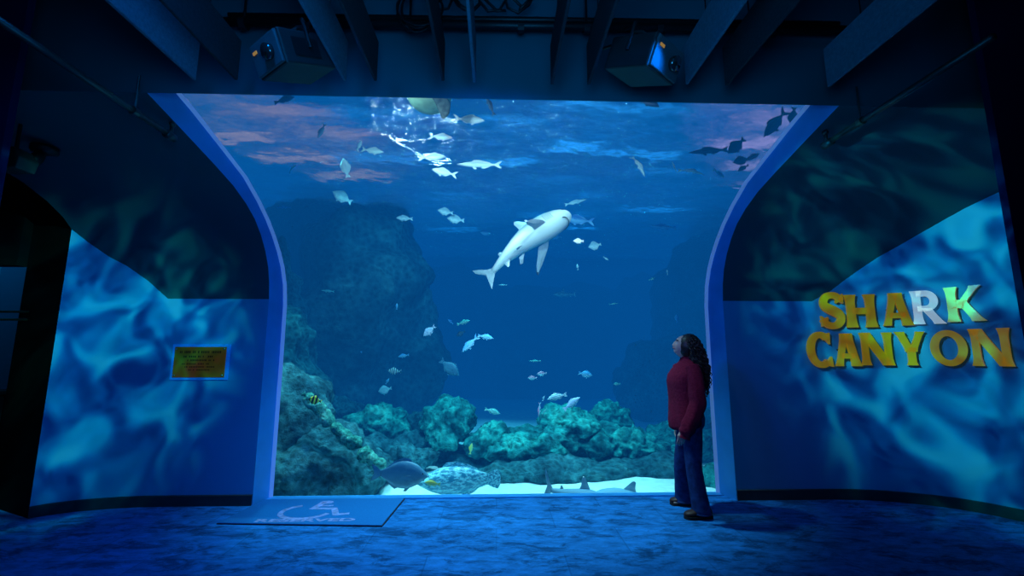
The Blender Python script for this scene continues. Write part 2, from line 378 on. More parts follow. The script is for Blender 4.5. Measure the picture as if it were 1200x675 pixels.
# dark corridor beyond the left wall
b = MB(); b.box(-5.02, -4.19, 4.37, 4.47, 0, 3.4, mx=Matrix.Translation((-4.19, 4.37, 0)) @ Matrix.Rotation(R(-26), 4, 'Z') @ Matrix.Translation((4.19, -4.37, 0)))
struct(b.build('wall_corridor_return', M['black']))
b = MB(); b.add([(-8, 6, 0), (-4.2, 6, 0), (-4.2, 6, 3.4), (-8, 6, 3.4)], [(0, 1, 2, 3)]); struct(b.build('wall_corridor_end', M['wall_low']))
b = MB(); b.add([(-8, 4.86, 0), (-4.19, 4.86, 0), (-4.19, 6, 0), (-8, 6, 0)], [(0, 1, 2, 3)]); struct(b.build('floor_corridor', M['carpet']))
b = MB(); b.add([(-8, 2.85, 3.19), (-4.2, 2.85, 3.19), (-4.2, 6, 3.19), (-8, 6, 3.19)], [(0, 1, 2, 3)])
b.box(-8, -4.9, 4.6, 4.7, 2.35, 3.19); struct(b.build('ceiling_corridor', M['black']))
cab = empty('reception_counter', (-5.6, 4.75, 0), 'black counter in the dark side corridor with a rail above it', 'counter')
b = MB(); b.box(-.75, .62, -.2, .2, .0, 1.05); bevel(b.build('body', M['black'], cab))
b = MB(); b.box(-.8, .66, -.25, .25, 1.05, 1.09); bevel(b.build('top', M['blackmetal'], cab))
for z in (1.88, 1.80): b = MB(); b.tube([(-.9, -.1, z), (.95, -.1, z)], .012); b.build('rail', M['steel'], cab)
for x in (-.6, .5): b = MB(); b.tube([(x, -.1, 1.09), (x, -.1, 1.9)], .014); b.build('post', M['steel'], cab)

# ------------------------------------------------------------------ ceiling baffles
def baffle(bx, by, top_y, grey, label):
    p = at(bx, by, 2.6); z0 = p.z; h = .27; step = .075
    poly = [(2.6, z0), (1.75, z0), (1.75, z0 + step), (-.6, z0 + step), (-.6, z0 + h + .05), (2.6, z0 + h)]
    X = p.x; b = MB(); b.prism(poly, .018, lambda u, t, w: (X + t - .009, u, w))
    o = b.build('ceiling_baffle', M['baffle_lit' if grey else 'baffle_shaded'])
    tag(o, label, 'ceiling baffle', 'ceiling baffles hung over the window'); bevel(o, .003)
    for y in (2.3, .6):
        r = MB(); r.tube([(X, y, z0 + h - .03), (X, y, 4.9)], .004, 5); r.build('hanger', M['blackmetal'], o)
    return o
baffle(228, 94, 58, 1, 'outermost pale ceiling board at the left end of the row')
baffle(277, 94, 45, 0, 'dark ceiling board beside the left outermost pale board')
baffle(404, 95, 40, 1, 'pale blue ceiling board just right of the left projector')
baffle(440, 95, 40, 0, 'dark ceiling board beside the pale board right of the left projector')
baffle(519, 95, 40, 0, 'dark ceiling board next to the coiled cable')
baffle(556, 97, 40, 1, 'thin pale ceiling board seen edge on near the middle')
baffle(647, 99, 45, 0, 'dark ceiling board first right of the middle one')
baffle(690, 99, 45, 0, 'dark ceiling board just left of the right projector')
baffle(805, 99, 45, 1, 'ceiling board with bright cyan end right of the right projector')
baffle(851, 101, 45, 0, 'black ceiling board beside the one with the cyan end')
baffle(971, 102, 52, 1, 'wide pale ceiling board at the right end of the row')

# lighting pipe with cables
lp = empty('lighting_pipe', (0, 2.72, 3.64), 'long black lighting pipe across the ceiling above the window', 'pipe')
b = MB(); b.tube([(-1.85, 0, .0), (2.42, 0, .05)], .030, 12); b.build('pipe', M['blackmetal'], lp, smooth=True)
b = MB(); b.tube([(-1.82, .03, .072), (2.4, .03, .12)], .02, 10); b.build('conduit', M['blackmetal'], lp, smooth=True)
for x in (-1.7, -.6, .6, 1.9):
    b = MB(); b.tube([(x, 0, .03), (x, 0, 1.25)], .008, 6); b.build('hanger', M['blackmetal'], lp)
for x in (-1.7, -1.1, -.6, .15, .6, 1.1, 1.9):
    b = MB(); b.tube([(x - .02, 0, .01 + .012 * x), (x + .02, 0, .01 + .012 * x)], .04, 12); b.build('clamp', M['blackmetal'], lp)
cc = MB()
for k, (r0, r1) in enumerate(((.13, .16), (.11, .14), (.15, .13))):
    cc.tube([(r0 * math.cos(t * 2 * PI / 28) + .012 * k, -.05 - .012 * k, .02 + r1 * math.sin(t * 2 * PI / 28)) for t in range(29)], .008, 6)
o = cc.build('cable_coil', M['blackmetal'], None, True, at(490, 22, 2.72)); tag(o, 'black cable coiled over the lighting pipe', 'cable')
cc = MB()
for k in range(4):
    cc.tube([(-.32 + .18 * k + .1 * math.sin(t * .8 + k), -.05, .05 + .07 * math.sin(t * 1.3 + k * 2)) for t in range(9)], .009, 6)
o = cc.build('loose_cable', M['blackmetal'], None, True, at(570, 18, 2.7)); tag(o, 'tangle of loose black cable on the pipe near its middle', 'cable')

# projectors
def projector(px, py, yaw, tilt, label, lit):
    c = at(px, py, 2.42)
    root = empty('light_projector', c, label, 'projector', 'water effect projectors')
    mx = Matrix.Rotation(yaw, 4, 'Z') @ Matrix.Rotation(tilt, 4, 'X')
    b = MB(); b.box(-.145, .145, -.17, .15, -.095, .095, mx=mx); o = bevel(b.build('body', M['projbox'], root), .012)
    b = MB(); b.box(-.135, .135, -.185, -.168, -.085, .085, mx=mx); bevel(b.build('front_panel', M['projface'], root), .006)
    b = MB()
    pts = [mx @ Vector((.05, -.187, -.005)), mx @ Vector((.05, -.215, -.005))]
    b.tube(pts, .042, 20); ln = b.build('lens', M['lens'], root, True)
    b = MB()
    for k in range(6): b.box(-.10 + .0, .03, -.06 + .03 * k, -.05 + .03 * k, .094, .1, mx=mx)
    b.box(.146, .15, -.1, .06, -.05, .05, mx=mx); b.build('vent', M['blackmetal'], root)
    b = MB(); b.box(-.11, -.07, -.19, -.184, .03, .045, mx=mx); b.build('indicator', M['amber'], root)
    b = MB()
    top = Vector((.0, .28, .42)) * 0 + Vector((0, .30, 3.66 - c.z))
    for sx in (-1, 1):
        a = mx @ Vector((sx * .155, 0, 0)); k = mx @ Vector((sx * .155, 0, .15)); b.tube([a, k, Vector((sx * .03, .05, .24)) ], .011, 6)
    b.tube([(-.04, .05, .24), (.04, .05, .24)], .013, 6); b.tube([(0, .05, .24), (0, .16, .36), top], .014, 8)
    b.build('yoke', M['blackmetal'], root)
    b = MB(); b.tube([mx @ Vector((-.1, .1, .08)), Vector((-.22, .1, .15)), Vector((-.2, .2, .32)), Vector((-.1, .3, 3.68 - c.z))], .009, 6); b.build('power_cable', M['blackmetal'], root)
    return c
pj1 = projector(347, 68, R(-38), R(24), 'black projector hanging from the pipe on the left', True)
pj2 = projector(752, 72, R(40), R(24), 'black projector hanging from the pipe on the right', False)

# sprinkler pipes on the vault
def spr_pipe(a, c, rods, name, label):
    a, c = Vector(a), Vector(c); root = empty('sprinkler_pipe', a, label, 'pipe', 'ceiling pipes beside the window')
    b = MB(); b.tube([(0, 0, 0), c - a], .02, 12); b.build('pipe', M['steel'], root, True)
    b = MB(); b.tube([(0, .03, -.005), (0, -.05, -.005)], .03, 12); b.tube([(0, 0, 0), (0, 0, .09)], .012, 8); b.ball((0, 0, .09), .022); b.build('end_fitting', M['steel'], root, True)
    for t in rods:
        p = (c - a) * t; b = MB(); b.tube([p + Vector((0, .02, 0)), p - Vector((0, .02, 0))], .028, 12); b.build('clamp', M['steel'], root)
        b = MB(); b.tube([p, p + Vector((0, 0, .26))], .006, 6); b.build('hanger', M['steel'], root)
spr_pipe((-2.39, 3.12, 3.03), (-2.39, 1.95, 3.03), [.28], 'l', 'thin steel pipe left of the window top')
spr_pipe((2.50, 3.1, 3.04), (2.50, 1.95, 3.04), [.28], 'r', 'thin steel pipe right of the window top')

# small ceiling spotlight and speaker on the left vault
p = at(52, 178, 3.4)
sl = empty('spotlight', p, 'small dark spotlight on a round ceiling plate at the left', 'spotlight')
b = MB(); b.tube([(0, 0, .0), (0, 0, .04)], .085, 20); b.build('ceiling_plate', M['blackmetal'], sl, True)
b = MB(); b.tube([(0, 0, .04), (0, 0, .25)], .012, 8); b.build('stem', M['blackmetal'], sl)
b = MB(); b.tube([(-.02, 0, -.01), (-.03, -.02, -.06), (-.05, -.05, -.13)], [.03, .045, .05], 16); b.build('lamp_head', M['blackmetal'], sl, True)
b = MB(); b.tube([(-.05, -.05, -.13), (-.052, -.053, -.136)], .042, 16); b.build('lens', M['lens'], sl, True)
p = at(4, 186, 3.1)
sp = empty('wall_speaker', p, 'dark loudspeaker hung high at the left edge', 'speaker')
b = MB(); b.prism([(-.1, -.06), (.09, -.06), (.11, .02), (.05, .1), (-.1, .1)], .14); bevel(b.build('cabinet', M['projbox'], sp), .01)
b = MB(); b.tube([(0, .07, .1), (0, .07, .3)], .012, 8); b.build('bracket', M['blackmetal'], sp)

# ------------------------------------------------------------------ plaque
pl = empty('wall_plaque', (-3.0, 4.655, 1.375), 'bronze engraved plaque with four screws on the left wall', 'plaque')
b = MB(); b.box(-.285, .285, -.012, 0, -.178, .178); bevel(b.build('backing_panel', M['plaqueback'], pl), .004)
b = MB(); b.box(-.255, .255, -.022, -.012, -.152, .152); bevel(b.build('plate', M['plaque'], pl), .003)
for sx in (-1, 1):
    for sz in (-1, 1):
        b = MB(); b.tube([(sx * .235, -.022, sz * .132), (sx * .235, -.028, sz * .132)], .009, 12); b.build('screw', M['screw'], pl, True)
b = MB(); rr = random.Random(3)
for row, (z, h, x0, x1) in enumerate(((.10, .024, -.20, .20), (.055, .018, -.16, .16), (.018, .016, -.12, .14), (-.018, .013, -.17, .12), (-.048, .012, -.14, .15), (-.078, .012, -.1, .1))):
    x = x0
    while x < x1:
        w = rr.uniform(.008, .016)
        if rr.random() > .18: b.box(x, x + w * .75, -.0232, -.022, z - h / 2, z + h / 2); 
        x += w + .004
b.build('lettering', M['ink'], pl)

# ------------------------------------------------------------------ SHARK CANYON sign
def hit_wall(px, py, plan):
    r = ray(px, py)
    for (x0, y0), (x1, y1) in zip(plan, plan[1:]):
        # r.x*t = x0+(x1-x0)*s, r.y*t = y0+(y1-y0)*s
        dx, dy = x1 - x0, y1 - y0; det = -r.x * dy + r.y * dx
        if abs(det) < 1e-9: continue
        t = (-x0 * dy + y0 * dx) / det
        s = ((r.x * t - x0) * dx + (r.y * t - y0) * dy) / (dx * dx + dy * dy)
        if -1e-6 <= s <= 1 + 1e-6 and t > 0: return r * t + Vector((0, 0, EYE))
    return None
def flare(t): return .055 * (max(0, 1 - t / .28) ** 2 + max(0, 1 - (1 - t) / .28) ** 2)
def stroke(xb, xt, w, y0=0., y1=1., fl=1., wt=None):
    wt = wt or w; n = 14; lft, rgt = [], []
    for i in range(n + 1):
        t = i / n; x = xb + (xt - xb) * t; ww = (w + (wt - w) * t) / 2 + flare(t) * fl
        lft.append((x - ww, y0 + (y1 - y0) * t)); rgt.append((x + ww, y0 + (y1 - y0) * t))
    return lft + rgt[::-1]
def bar(x0, x1, y, h): return [(x0, y - h / 2), (x1, y - h / 2), (x1, y + h / 2), (x0, y + h / 2)]
def arc(cx, cy, rx, ry, a0, a1, wx, wy, n=28):
    o = [(cx + rx * math.cos(R(a0 + (a1 - a0) * i / n)), cy + ry * math.sin(R(a0 + (a1 - a0) * i / n))) for i in range(n + 1)]
    q = [(cx + (rx - wx) * math.cos(R(a0 + (a1 - a0) * i / n)), cy + (ry - wy) * math.sin(R(a0 + (a1 - a0) * i / n))) for i in range(n + 1)]
    return [[o[i], o[i + 1], q[i + 1], q[i]] for i in range(n)]
def ribbon(pts, ws):
    pts = [Vector(p) for p in pts]; q = []
    for i, p in enumerate(pts):
        d = (pts[min(i + 1, len(pts) - 1)] - pts[max(0, i - 1)]).normalized(); n = Vector((-d.y, d.x)); q.append((p + n * ws[i] / 2, p - n * ws[i] / 2))
    return [[tuple(q[i][0]), tuple(q[i + 1][0]), tuple(q[i + 1][1]), tuple(q[i][1])] for i in range(len(q) - 1)]
def glyph(c):
    if c == 'H': return [stroke(.17, .17, .25), stroke(.77, .77, .25), bar(.2, .75, .5, .19)], .94
    if c == 'A': return [stroke(.13, .42, .18, 0, 1, .8, .24), stroke(.78, .51, .27, 0, 1, .8, .26), bar(.22, .72, .31, .16)], .92
    if c == 'R':
        g = [stroke(.19, .19, .25), bar(.19, .45, .915, .17), bar(.19, .45, .46, .16)] + arc(.45, .69, .36, .31, -90, 90, .23, .17)
        return g + [stroke(.80, .44, .27, 0, .47, .7)], .92
    if c == 'K': return [stroke(.17, .17, .25), stroke(.30, .80, .20, .38, 1, .8, .20), stroke(.80, .38, .27, 0, .62, .8, .25)], .95
    if c == 'N': return [stroke(.14, .14, .19), stroke(.84, .84, .19), stroke(.80, .16, .27, 0, 1, .3, .30)], .98
    if c == 'Y': return [stroke(.46, .46, .25, 0, .52, .9), stroke(.44, .14, .25, .40, 1, .7), stroke(.50, .80, .22, .40, 1, .7)], .94
    if c == 'O': return arc(.5, .5, .5, .53, 0, 360, .25, .18, 48), 1.0
    if c == 'C': return arc(.5, .5, .49, .53, 52, 308, .25, .18, 40) + [[(.72, .98), (.86, 1.0), (.84, .66), (.70, .80)], [(.70, .16), (.86, .30), (.90, .0), (.74, .04)]], .9
    if c == 'S':
        cp = [(.70, .76), (.62, .90), (.44, .945), (.26, .90), (.16, .76), (.20, .62), (.36, .53), (.52, .46), (.66, .36), (.68, .22), (.56, .09), (.38, .055), (.20, .11), (.12, .26)]
        pts = []; n = len(cp)
        for i in range(n - 1):
            p0, p1, p2, p3 = [Vector(cp[max(0, min(n - 1, i + k))]) for k in (-1, 0, 1, 2)]
            for j in range(5):
                t = j / 5; pts.append(.5 * ((2 * p1) + (p2 - p0) * t + (2 * p0 - 5 * p1 + 4 * p2 - p3) * t * t + (3 * p1 - p0 - 3 * p2 + p3) * t ** 3))
        pts.append(Vector(cp[-1])); m = len(pts)
        ws = [.18 + .10 * math.exp(-((i / m - .5) / .2) ** 2) + .08 * (i < 3 or i > m - 4) for i in range(m)]
        return ribbon(pts, ws) + [[(.62, .78), (.79, .70), (.80, .98), (.70, .90)], [(.03, .34), (.20, .24), (.14, .10), (.05, .03)]], .84
sign = empty('shark_canyon_sign', (4.3, 4.3, 1.7), 'large raised golden SHARK CANYON letters on the curved right wall', 'sign')
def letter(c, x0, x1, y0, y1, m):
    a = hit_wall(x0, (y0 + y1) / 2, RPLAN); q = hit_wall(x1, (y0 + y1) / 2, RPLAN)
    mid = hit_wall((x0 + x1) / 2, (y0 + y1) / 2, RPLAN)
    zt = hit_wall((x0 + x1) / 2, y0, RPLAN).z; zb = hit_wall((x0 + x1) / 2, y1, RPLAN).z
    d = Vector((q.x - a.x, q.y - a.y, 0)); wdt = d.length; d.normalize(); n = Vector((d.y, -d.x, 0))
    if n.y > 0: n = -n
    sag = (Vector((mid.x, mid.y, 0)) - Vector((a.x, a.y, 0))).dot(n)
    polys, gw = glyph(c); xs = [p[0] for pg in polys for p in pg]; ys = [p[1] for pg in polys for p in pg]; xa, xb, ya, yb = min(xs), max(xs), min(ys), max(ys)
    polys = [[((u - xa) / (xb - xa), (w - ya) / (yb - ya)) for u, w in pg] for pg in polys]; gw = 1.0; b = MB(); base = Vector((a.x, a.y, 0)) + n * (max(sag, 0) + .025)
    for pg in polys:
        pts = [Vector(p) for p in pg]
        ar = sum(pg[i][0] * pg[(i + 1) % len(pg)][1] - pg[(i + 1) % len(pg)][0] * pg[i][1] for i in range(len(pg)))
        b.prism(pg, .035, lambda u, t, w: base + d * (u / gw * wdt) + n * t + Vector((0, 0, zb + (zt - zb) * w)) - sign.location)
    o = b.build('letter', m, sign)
    # standoff pins that hold the letter to the wall
    pn = MB(); cpt = base + d * wdt * (.2 if c in 'HARKN' else .5) + Vector((0, 0, zb + (zt - zb) * (.5 if c in 'HARKN' else .08))) - sign.location
    pn.tube([cpt + n * .01, cpt - n * (.03 + max(sag, 0))], .006, 6); pn.build('standoff', M['steel'], o)
    return o
for c, x0, x1, y0, y1, m in (('S', 957, 986, 343, 386, 'gold'), ('H', 988, 1024, 346, 384, 'gold'), ('A', 1031, 1067, 344, 382, 'gold'), ('R', 1067, 1106, 341, 380, 'silver'), ('K', 1109, 1155, 336, 377, 'gold_part_lit'),  # R and K carry projector light painted into their gold
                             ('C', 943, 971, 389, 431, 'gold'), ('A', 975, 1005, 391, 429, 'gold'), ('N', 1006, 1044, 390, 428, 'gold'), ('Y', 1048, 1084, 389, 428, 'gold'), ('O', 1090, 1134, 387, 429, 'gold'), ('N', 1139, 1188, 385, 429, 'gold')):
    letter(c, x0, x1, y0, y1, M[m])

# ------------------------------------------------------------------ reserved mat
mt = empty('reserved_floor_mat', (-1.65, 4.48, 0), 'blue floor mat with wheelchair symbol and RESERVED lettering', 'floor mat')
mc = [on_floor(*q) for q in ((313, 585), (474, 584.5), (447, 617.5), (255, 614.5))]
mc = [Vector((q.x + 1.65, q.y - 4.48)) for q in mc]; mc[0].y = min(mc[0].y, .31); mc[1].y = min(mc[1].y, .31)
b = MB(); n = 4
b.prism([tuple(q) for q in mc], .012, lambda u, t, w: (u, w, .002 + t)); b.build('pad', M['mat'], mt)
cen = sum((q for q in mc), Vector((0, 0))) / 4
b = MB(); b.prism([tuple(cen + (q - cen) * 1.012) for q in mc], .008, lambda u, t, w: (u, w, .0005 + t)); b.build('rubber_edge', M['matedge'], mt)
FZ = [0]
def flat(b, poly):
    FZ[0] += 1; k = FZ[0] * .00003; b.prism(poly, .0008 + k, lambda u, t, w: (u, w, .0142 + t))
b = MB()
U = lambda px, py: (lambda q: (q.x + 1.65, q.y - 4.48))(on_floor(px, py, .014))
# wheelchair symbol: head, torso, seat, leg, foot and wheel
hx, hy = U(381, 588.5); k = .235
def sym(pts, w):
    for pg in ribbon([(hx + x * k, hy + y * k) for x, y in pts], [w * k] * len(pts)): flat(b, pg)
cx_, cy_ = hx - .0, hy
head = [(hx + .02 + .065 * math.cos(t * PI / 10), hy - .005 + .045 * math.sin(t * PI / 10)) for t in range(20)]; flat(b, head)
sym([(-.05, -.10), (-.20, -.85)], .26); sym([(-.20, -.78), (.75, -.80)], .20); sym([(-.1, -.45), (.5, -.45)], .14)
sym([(.65, -.75), (1.0, -1.55)], .24); sym([(.92, -1.5), (1.45, -1.38)], .20)
sym([(-.30 + .95 * math.cos(R(a)), -1.12 + .78 * math.sin(R(a))) for a in range(118, 352, 9)], .20)
b.build('wheelchair_symbol', M['matmark'], mt)
fc = bpy.data.curves.new('reserved', 'FONT'); fc.body = 'RESERVED'; fc.size = .17; fc.extrude = .0006; fc.align_x = 'CENTER'; fc.offset = .006
fo = bpy.data.objects.new('lettering', fc); COL.objects.link(fo); dg = bpy.context.evaluated_depsgraph_get()
me = bpy.data.meshes.new_from_object(fo.evaluated_get(dg)); bpy.data.objects.remove(fo)
me.materials.clear(); me.materials.append(M['matmark']); me.name = 'lettering'
lo = bpy.data.objects.new('lettering', me); COL.objects.link(lo); lo.parent = mt
q0 = U(356, 611.2); lo.location = (q0[0], q0[1], .0148); w_ = max(v.co.x for v in me.vertices) - min(v.co.x for v in me.vertices)
lo.scale = (.86 / w_, .55, 1)

# ------------------------------------------------------------------ the tank: water, surface, sand
WS = 4.98; BOT = -.55
def water():
    prof = [(4.9, BOT)] + [(y + .015, z) for y, z in inset(PP, -.0)][0:] + [(2.93, 3.5), (2.93, WS)]
    n = len(prof)
    def col(x, y=None): return [(x, p[0] if y is None else y, p[1]) for p in prof]
    prof = prof[:-2] + [(2.93, 3.45), (2.93, 3.46), (2.93, WS)]; n = len(prof)
    cols = [col(-2.9), col(-8.5, 13), col(-8.5, 19), col(8.5, 19), col(8.5, 13), col(2.9)]
    cols[0] = cols[0][:-2] + [(-8.4, 2.93, 3.46), (-8.4, 2.93, WS)]; cols[5] = cols[5][:-2] + [(8.4, 2.93, 3.46), (8.4, 2.93, WS)]
    b = MB(); vs = [p for c in cols for p in c]; m = len(cols)
    fs = [(i * n + j, ((i + 1) % m) * n + j, ((i + 1) % m) * n + j + 1, i * n + j + 1) for i in range(m) for j in range(n - 1)]
    fs += [tuple(i * n for i in range(m)), tuple(i * n + n - 1 for i in range(m - 1, -1, -1))]
    o = b.add(vs, fs).build('water', M['water']); o['kind'] = 'stuff'; tag(o, 'clear blue water filling the whole aquarium tank', 'water'); return o
water()
def wave_z(x, y):
    return .045 * noise.noise(Vector((x * .9, y * 1.1, 3))) + .03 * noise.noise(Vector((x * 2.1, y * 2.9, 7))) + .017 * noise.noise(Vector((x * 4.6, y * 6.6, 5))) + .006 * noise.noise(Vector((x * 9, y * 12, 4)))
def grid(x0, x1, y0, y1, nx, ny, fz, name, m):
    b = MB(); vs = [(x0 + (x1 - x0) * i / nx, y0 + (y1 - y0) * j / ny, 0) for j in range(ny + 1) for i in range(nx + 1)]
    vs = [(x, y, fz(x, y)) for x, y, _ in vs]
    fs = [(j * (nx + 1) + i, j * (nx + 1) + i + 1, (j + 1) * (nx + 1) + i + 1, (j + 1) * (nx + 1) + i) for j in range(ny) for i in range(nx)]
    return b.add(vs, fs).build(name, m, smooth=True)
b = MB(); nx, ny = 230, 210
ys_ = [2.93 + 16.07 * (j / ny) ** 2.0 for j in range(ny + 1)]
vs = [(x, y, WS - .06 + wave_z(x, y)) for y in ys_ for x in [-8.4 + 16.8 * i / nx for i in range(nx + 1)]]
b.add(vs, [(j * (nx + 1) + i, j * (nx + 1) + i + 1, (j + 1) * (nx + 1) + i + 1, (j + 1) * (nx + 1) + i) for j in range(ny) for i in range(nx)])
o = b.build('water_surface', M['surface'], smooth=True); o['kind'] = 'stuff'
tag(o, 'rippled water surface seen from below at the top of the window', 'water surface')
SZ = -.22
def sand_z(x, y): return SZ + .05 * noise.noise(Vector((x * .8, y * .8, 1))) + .012 * noise.noise(Vector((x * 4, y * 4, 2))) + .018 * max(0, y - 7)
o = grid(-8.5, 8.5, 4.9, 19, 120, 100, sand_z, 'sand', M['sand']); o['kind'] = 'stuff'; tag(o, 'bright white sand covering the tank floor', 'sand')

# tank shell so that nothing outside shows through the water
b = MB(); b.add([(-8.6, 19.1, -1), (8.6, 19.1, -1), (8.6, 19.1, 7), (-8.6, 19.1, 7)], [(0, 1, 2, 3)]); struct(b.build('wall_tank_back', M['cliff']))
b = MB(); b.add([(-2.95, 4.92, -1), (-8.6, 13, -1), (-8.6, 13, 3.4), (-2.95, 4.92, 3.4)], [(0, 1, 2, 3)])
b.add([(-8.6, 2.9, 3.42), (-8.6, 13, 3.42), (-8.6, 13, 7), (-8.6, 2.9, 7)], [(0, 1, 2, 3)]); b.add([(-2.95, 2.9, 3.42), (-8.6, 2.9, 3.42), (-8.6, 13, 3.42), (-2.95, 4.92, 3.42)], [(0, 1, 2, 3)])
b.add([(-8.6, 13, -1), (-8.6, 19.1, -1), (-8.6, 19.1, 7), (-8.6, 13, 7)], [(0, 1, 2, 3)]); struct(b.build('wall_tank_left', M['rock']))
b = MB(); b.add([(2.95, 4.92, -1), (8.6, 13, -1), (8.6, 13, 3.4), (2.95, 4.92, 3.4)], [(0, 1, 2, 3)])
b.add([(8.6, 2.9, 3.42), (8.6, 13, 3.42), (8.6, 13, 7), (8.6, 2.9, 7)], [(0, 1, 2, 3)]); b.add([(2.95, 2.9, 3.42), (8.6, 2.9, 3.42), (8.6, 13, 3.42), (2.95, 4.92, 3.42)], [(0, 1, 2, 3)])
b.add([(8.6, 13, -1), (8.6, 19.1, -1), (8.6, 19.1, 7), (8.6, 13, 7)], [(0, 1, 2, 3)]); struct(b.build('wall_tank_right', M['rock']))
b = MB(); b.add([(-8.6, 2.86, 7), (8.6, 2.86, 7), (8.6, 19.1, 7), (-8.6, 19.1, 7)], [(0, 1, 2, 3)]); struct(b.build('ceiling_tank', M['black']))
b = MB(); b.add([(-8.6, 2.87, 4.9), (8.6, 2.87, 4.9), (8.6, 2.87, 7), (-8.6, 2.87, 7)], [(0, 1, 2, 3)]); struct(b.build('wall_tank_front', M['black']))

# ------------------------------------------------------------------ rocks
def fbm(p, oct=5, lac=2.1, H=.55):
    s, a = 0, 1
    for _ in range(oct): s += a * noise.noise(p); p = p * lac; a *= H
    return s
def icos(sub):
    bm = bmesh.new(); bmesh.ops.create_icosphere(bm, subdivisions=sub, radius=1)
    v = [x.co.copy() for x in bm.verts]; f = [tuple(q.index for q in fc.verts) for fc in bm.faces]; bm.free(); return v, f
ICO = {k: icos(k) for k in (3, 4, 5, 6)}
def rock(name, label, blobs, m, sub=5, amp=.28, freq=1.5, seed=0, group=None, pits=.0, cat='rock'):
    """One rock: blended ellipsoid lumps, pushed out and pitted by fractal noise."""
    b = MB(); c0 = Vector(blobs[0][0])
    for (c, r) in blobs:
        vs, fs = ICO[sub]; c = Vector(c); out = []
        for v in vs:
            p = Vector((v.x * r[0], v.y * r[1], v.z * r[2])) + c
            q = p * freq + Vector((seed * 7.3, seed * 3.1, seed))
            dsp = fbm(q, 6) * amp
            if pits: dsp -= pits * max(0, noise.noise(q * 2.2 + Vector((9, 9, 9))) - .12) * 2
            out.append(p + v * dsp - c0)
        b.add(out, fs)
    o = b.build(name, m, smooth=True, loc=c0); return tag(o, label, cat, group)
def px_blob(px, py, hw, hh, Y, dy=None):
    c = at(px, py, Y); a = at(px + hw, py, Y); t = at(px, py - hh, Y); w = (a - c).length; h = (t - c).length
    return ((c.x, c.y, c.z), (w, dy or (w + h) / 2, h))
G = 'reef boulders on the sand'
# big cliff column on the left, far
rock('rock_cliff', 'tall blue green rock cliff rising at the left of the tank',
     [px_blob(415, 360, 80, 120, 10.5, 1.6), px_blob(452, 320, 48, 90, 10.8, 1.3), px_blob(385, 430, 60, 100, 10.2, 1.2), px_blob(470, 420, 44, 95, 10.4, 1.0), px_blob(365, 310, 60, 90, 10.9, 1.4)],
     M['cliff'], 5, .55, .55, 1)
rock('rock_pillar', 'pale rock pillar close to the left edge of the window', [px_blob(318, 385, 34, 105, 8.2, .8), px_blob(330, 440, 38, 85, 7.6, .8)], M['rock'], 5, .35, 1.0, 2)
rock('left_slope_rock', 'large sloping dark rock in the lower left corner of the window',
     [px_blob(335, 505, 50, 72, 6.1, .75), px_blob(372, 545, 62, 50, 6.0, .7), px_blob(405, 560, 52, 34, 5.9, .6), px_blob(330, 560, 45, 42, 5.7, .45)], M['rock'], 5, .22, 1.5, 3)
ledge = [(((355, 462), (392, 497)), 'upper pale green coral ledge on the left sloping rock', 5.55, 4), (((388, 498), (424, 525)), 'middle pale green coral ledge on the left sloping rock', 5.5, 5), (((420, 527), (452, 548)), 'lowest pale green coral ledge beside the slate coloured fish', 5.45, 6)]
for ((x0, y0), (x1, y1)), lab, Y, sd in ledge:
    a, c = at(x0, y0, Y), at(x1, y1, Y); b = MB(); n = 26; rr = []
    for i in range(n + 1):
        t = i / n; p = a.lerp(c, t); rad = .075 * (1 - abs(2 * t - 1) ** 6) + .004; ring = []
        for k in range(18):
            g = 2 * PI * k / 18; d = Vector((.55 * math.cos(g), math.sin(g) * .9, .8 * math.cos(g)))
            q = p + d * rad; ring.append(q + d * .05 * fbm(q * 7 + Vector((sd, 0, 0)), 4))
        rr.append([v - a for v in ring])
    b.rings(rr); o = b.build('coral_ledge', M['coral'], smooth=True, loc=a); tag(o, lab, 'coral', 'coral ledges on the left rock')
bould = [((443, 497), (36, 24), 7.6, 'rounded green boulder behind the coral ledges', 'reef'), ((400, 488), (28, 20), 8.2, 'low dark boulder at the foot of the cliff', 'rock'),
         ((488, 502), (18, 26), 7.9, 'narrow dark boulder between two rounded boulders', 'rock'), ((524, 498), (30, 30), 7.3, 'tall rounded boulder with a dark hollow, left of the reef', 'reef'),
         ((487, 537), (26, 14), 6.7, 'low boulder right above the slate coloured fish', 'rock'), ((574, 519), (32, 22), 7.2, 'green boulder joining the left side of the reef', 'reef'),
         ((545, 540), (60, 18), 7.5, 'dark boulder behind the tail of the mottled grouper', 'rock'), ((460, 528), (46, 22), 7.4, 'dark boulder below the rounded boulder, behind the ledges', 'rock')]
for i, ((x, y), (w, h), Y, lab, mm) in enumerate(bould):
    rock('reef_boulder', lab, [px_blob(x, y, w, h, Y)], M[mm], 5, .16, 2.6, 10 + i, G, .10)
rock('coral_reef', 'long green coral reef mound in the middle of the tank floor',
     [px_blob(668, 500, 38, 22, 7.2, .5), px_blob(640, 520, 50, 22, 7.1, .55), px_blob(700, 522, 48, 24, 7.15, .5), px_blob(600, 527, 30, 17, 7.0, .4), px_blob(745, 523, 40, 22, 7.2, .5), px_blob(670, 543, 70, 14, 7.3, .5)], M['reef'], 5, .17, 2.6, 30, None, .16)
rock('reef_boulder', 'rounded boulder standing behind the top of the reef', [px_blob(714, 492, 24, 22, 7.9)], M['reef'], 5, .16, 2.6, 41, G, .1)
rock('reef_boulder', 'boulder behind the person at the right end of the reef', [px_blob(800, 519, 48, 25, 7.5), px_blob(838, 515, 26, 32, 7.6)], M['reef'], 5, .18, 2.4, 42, G, .1)
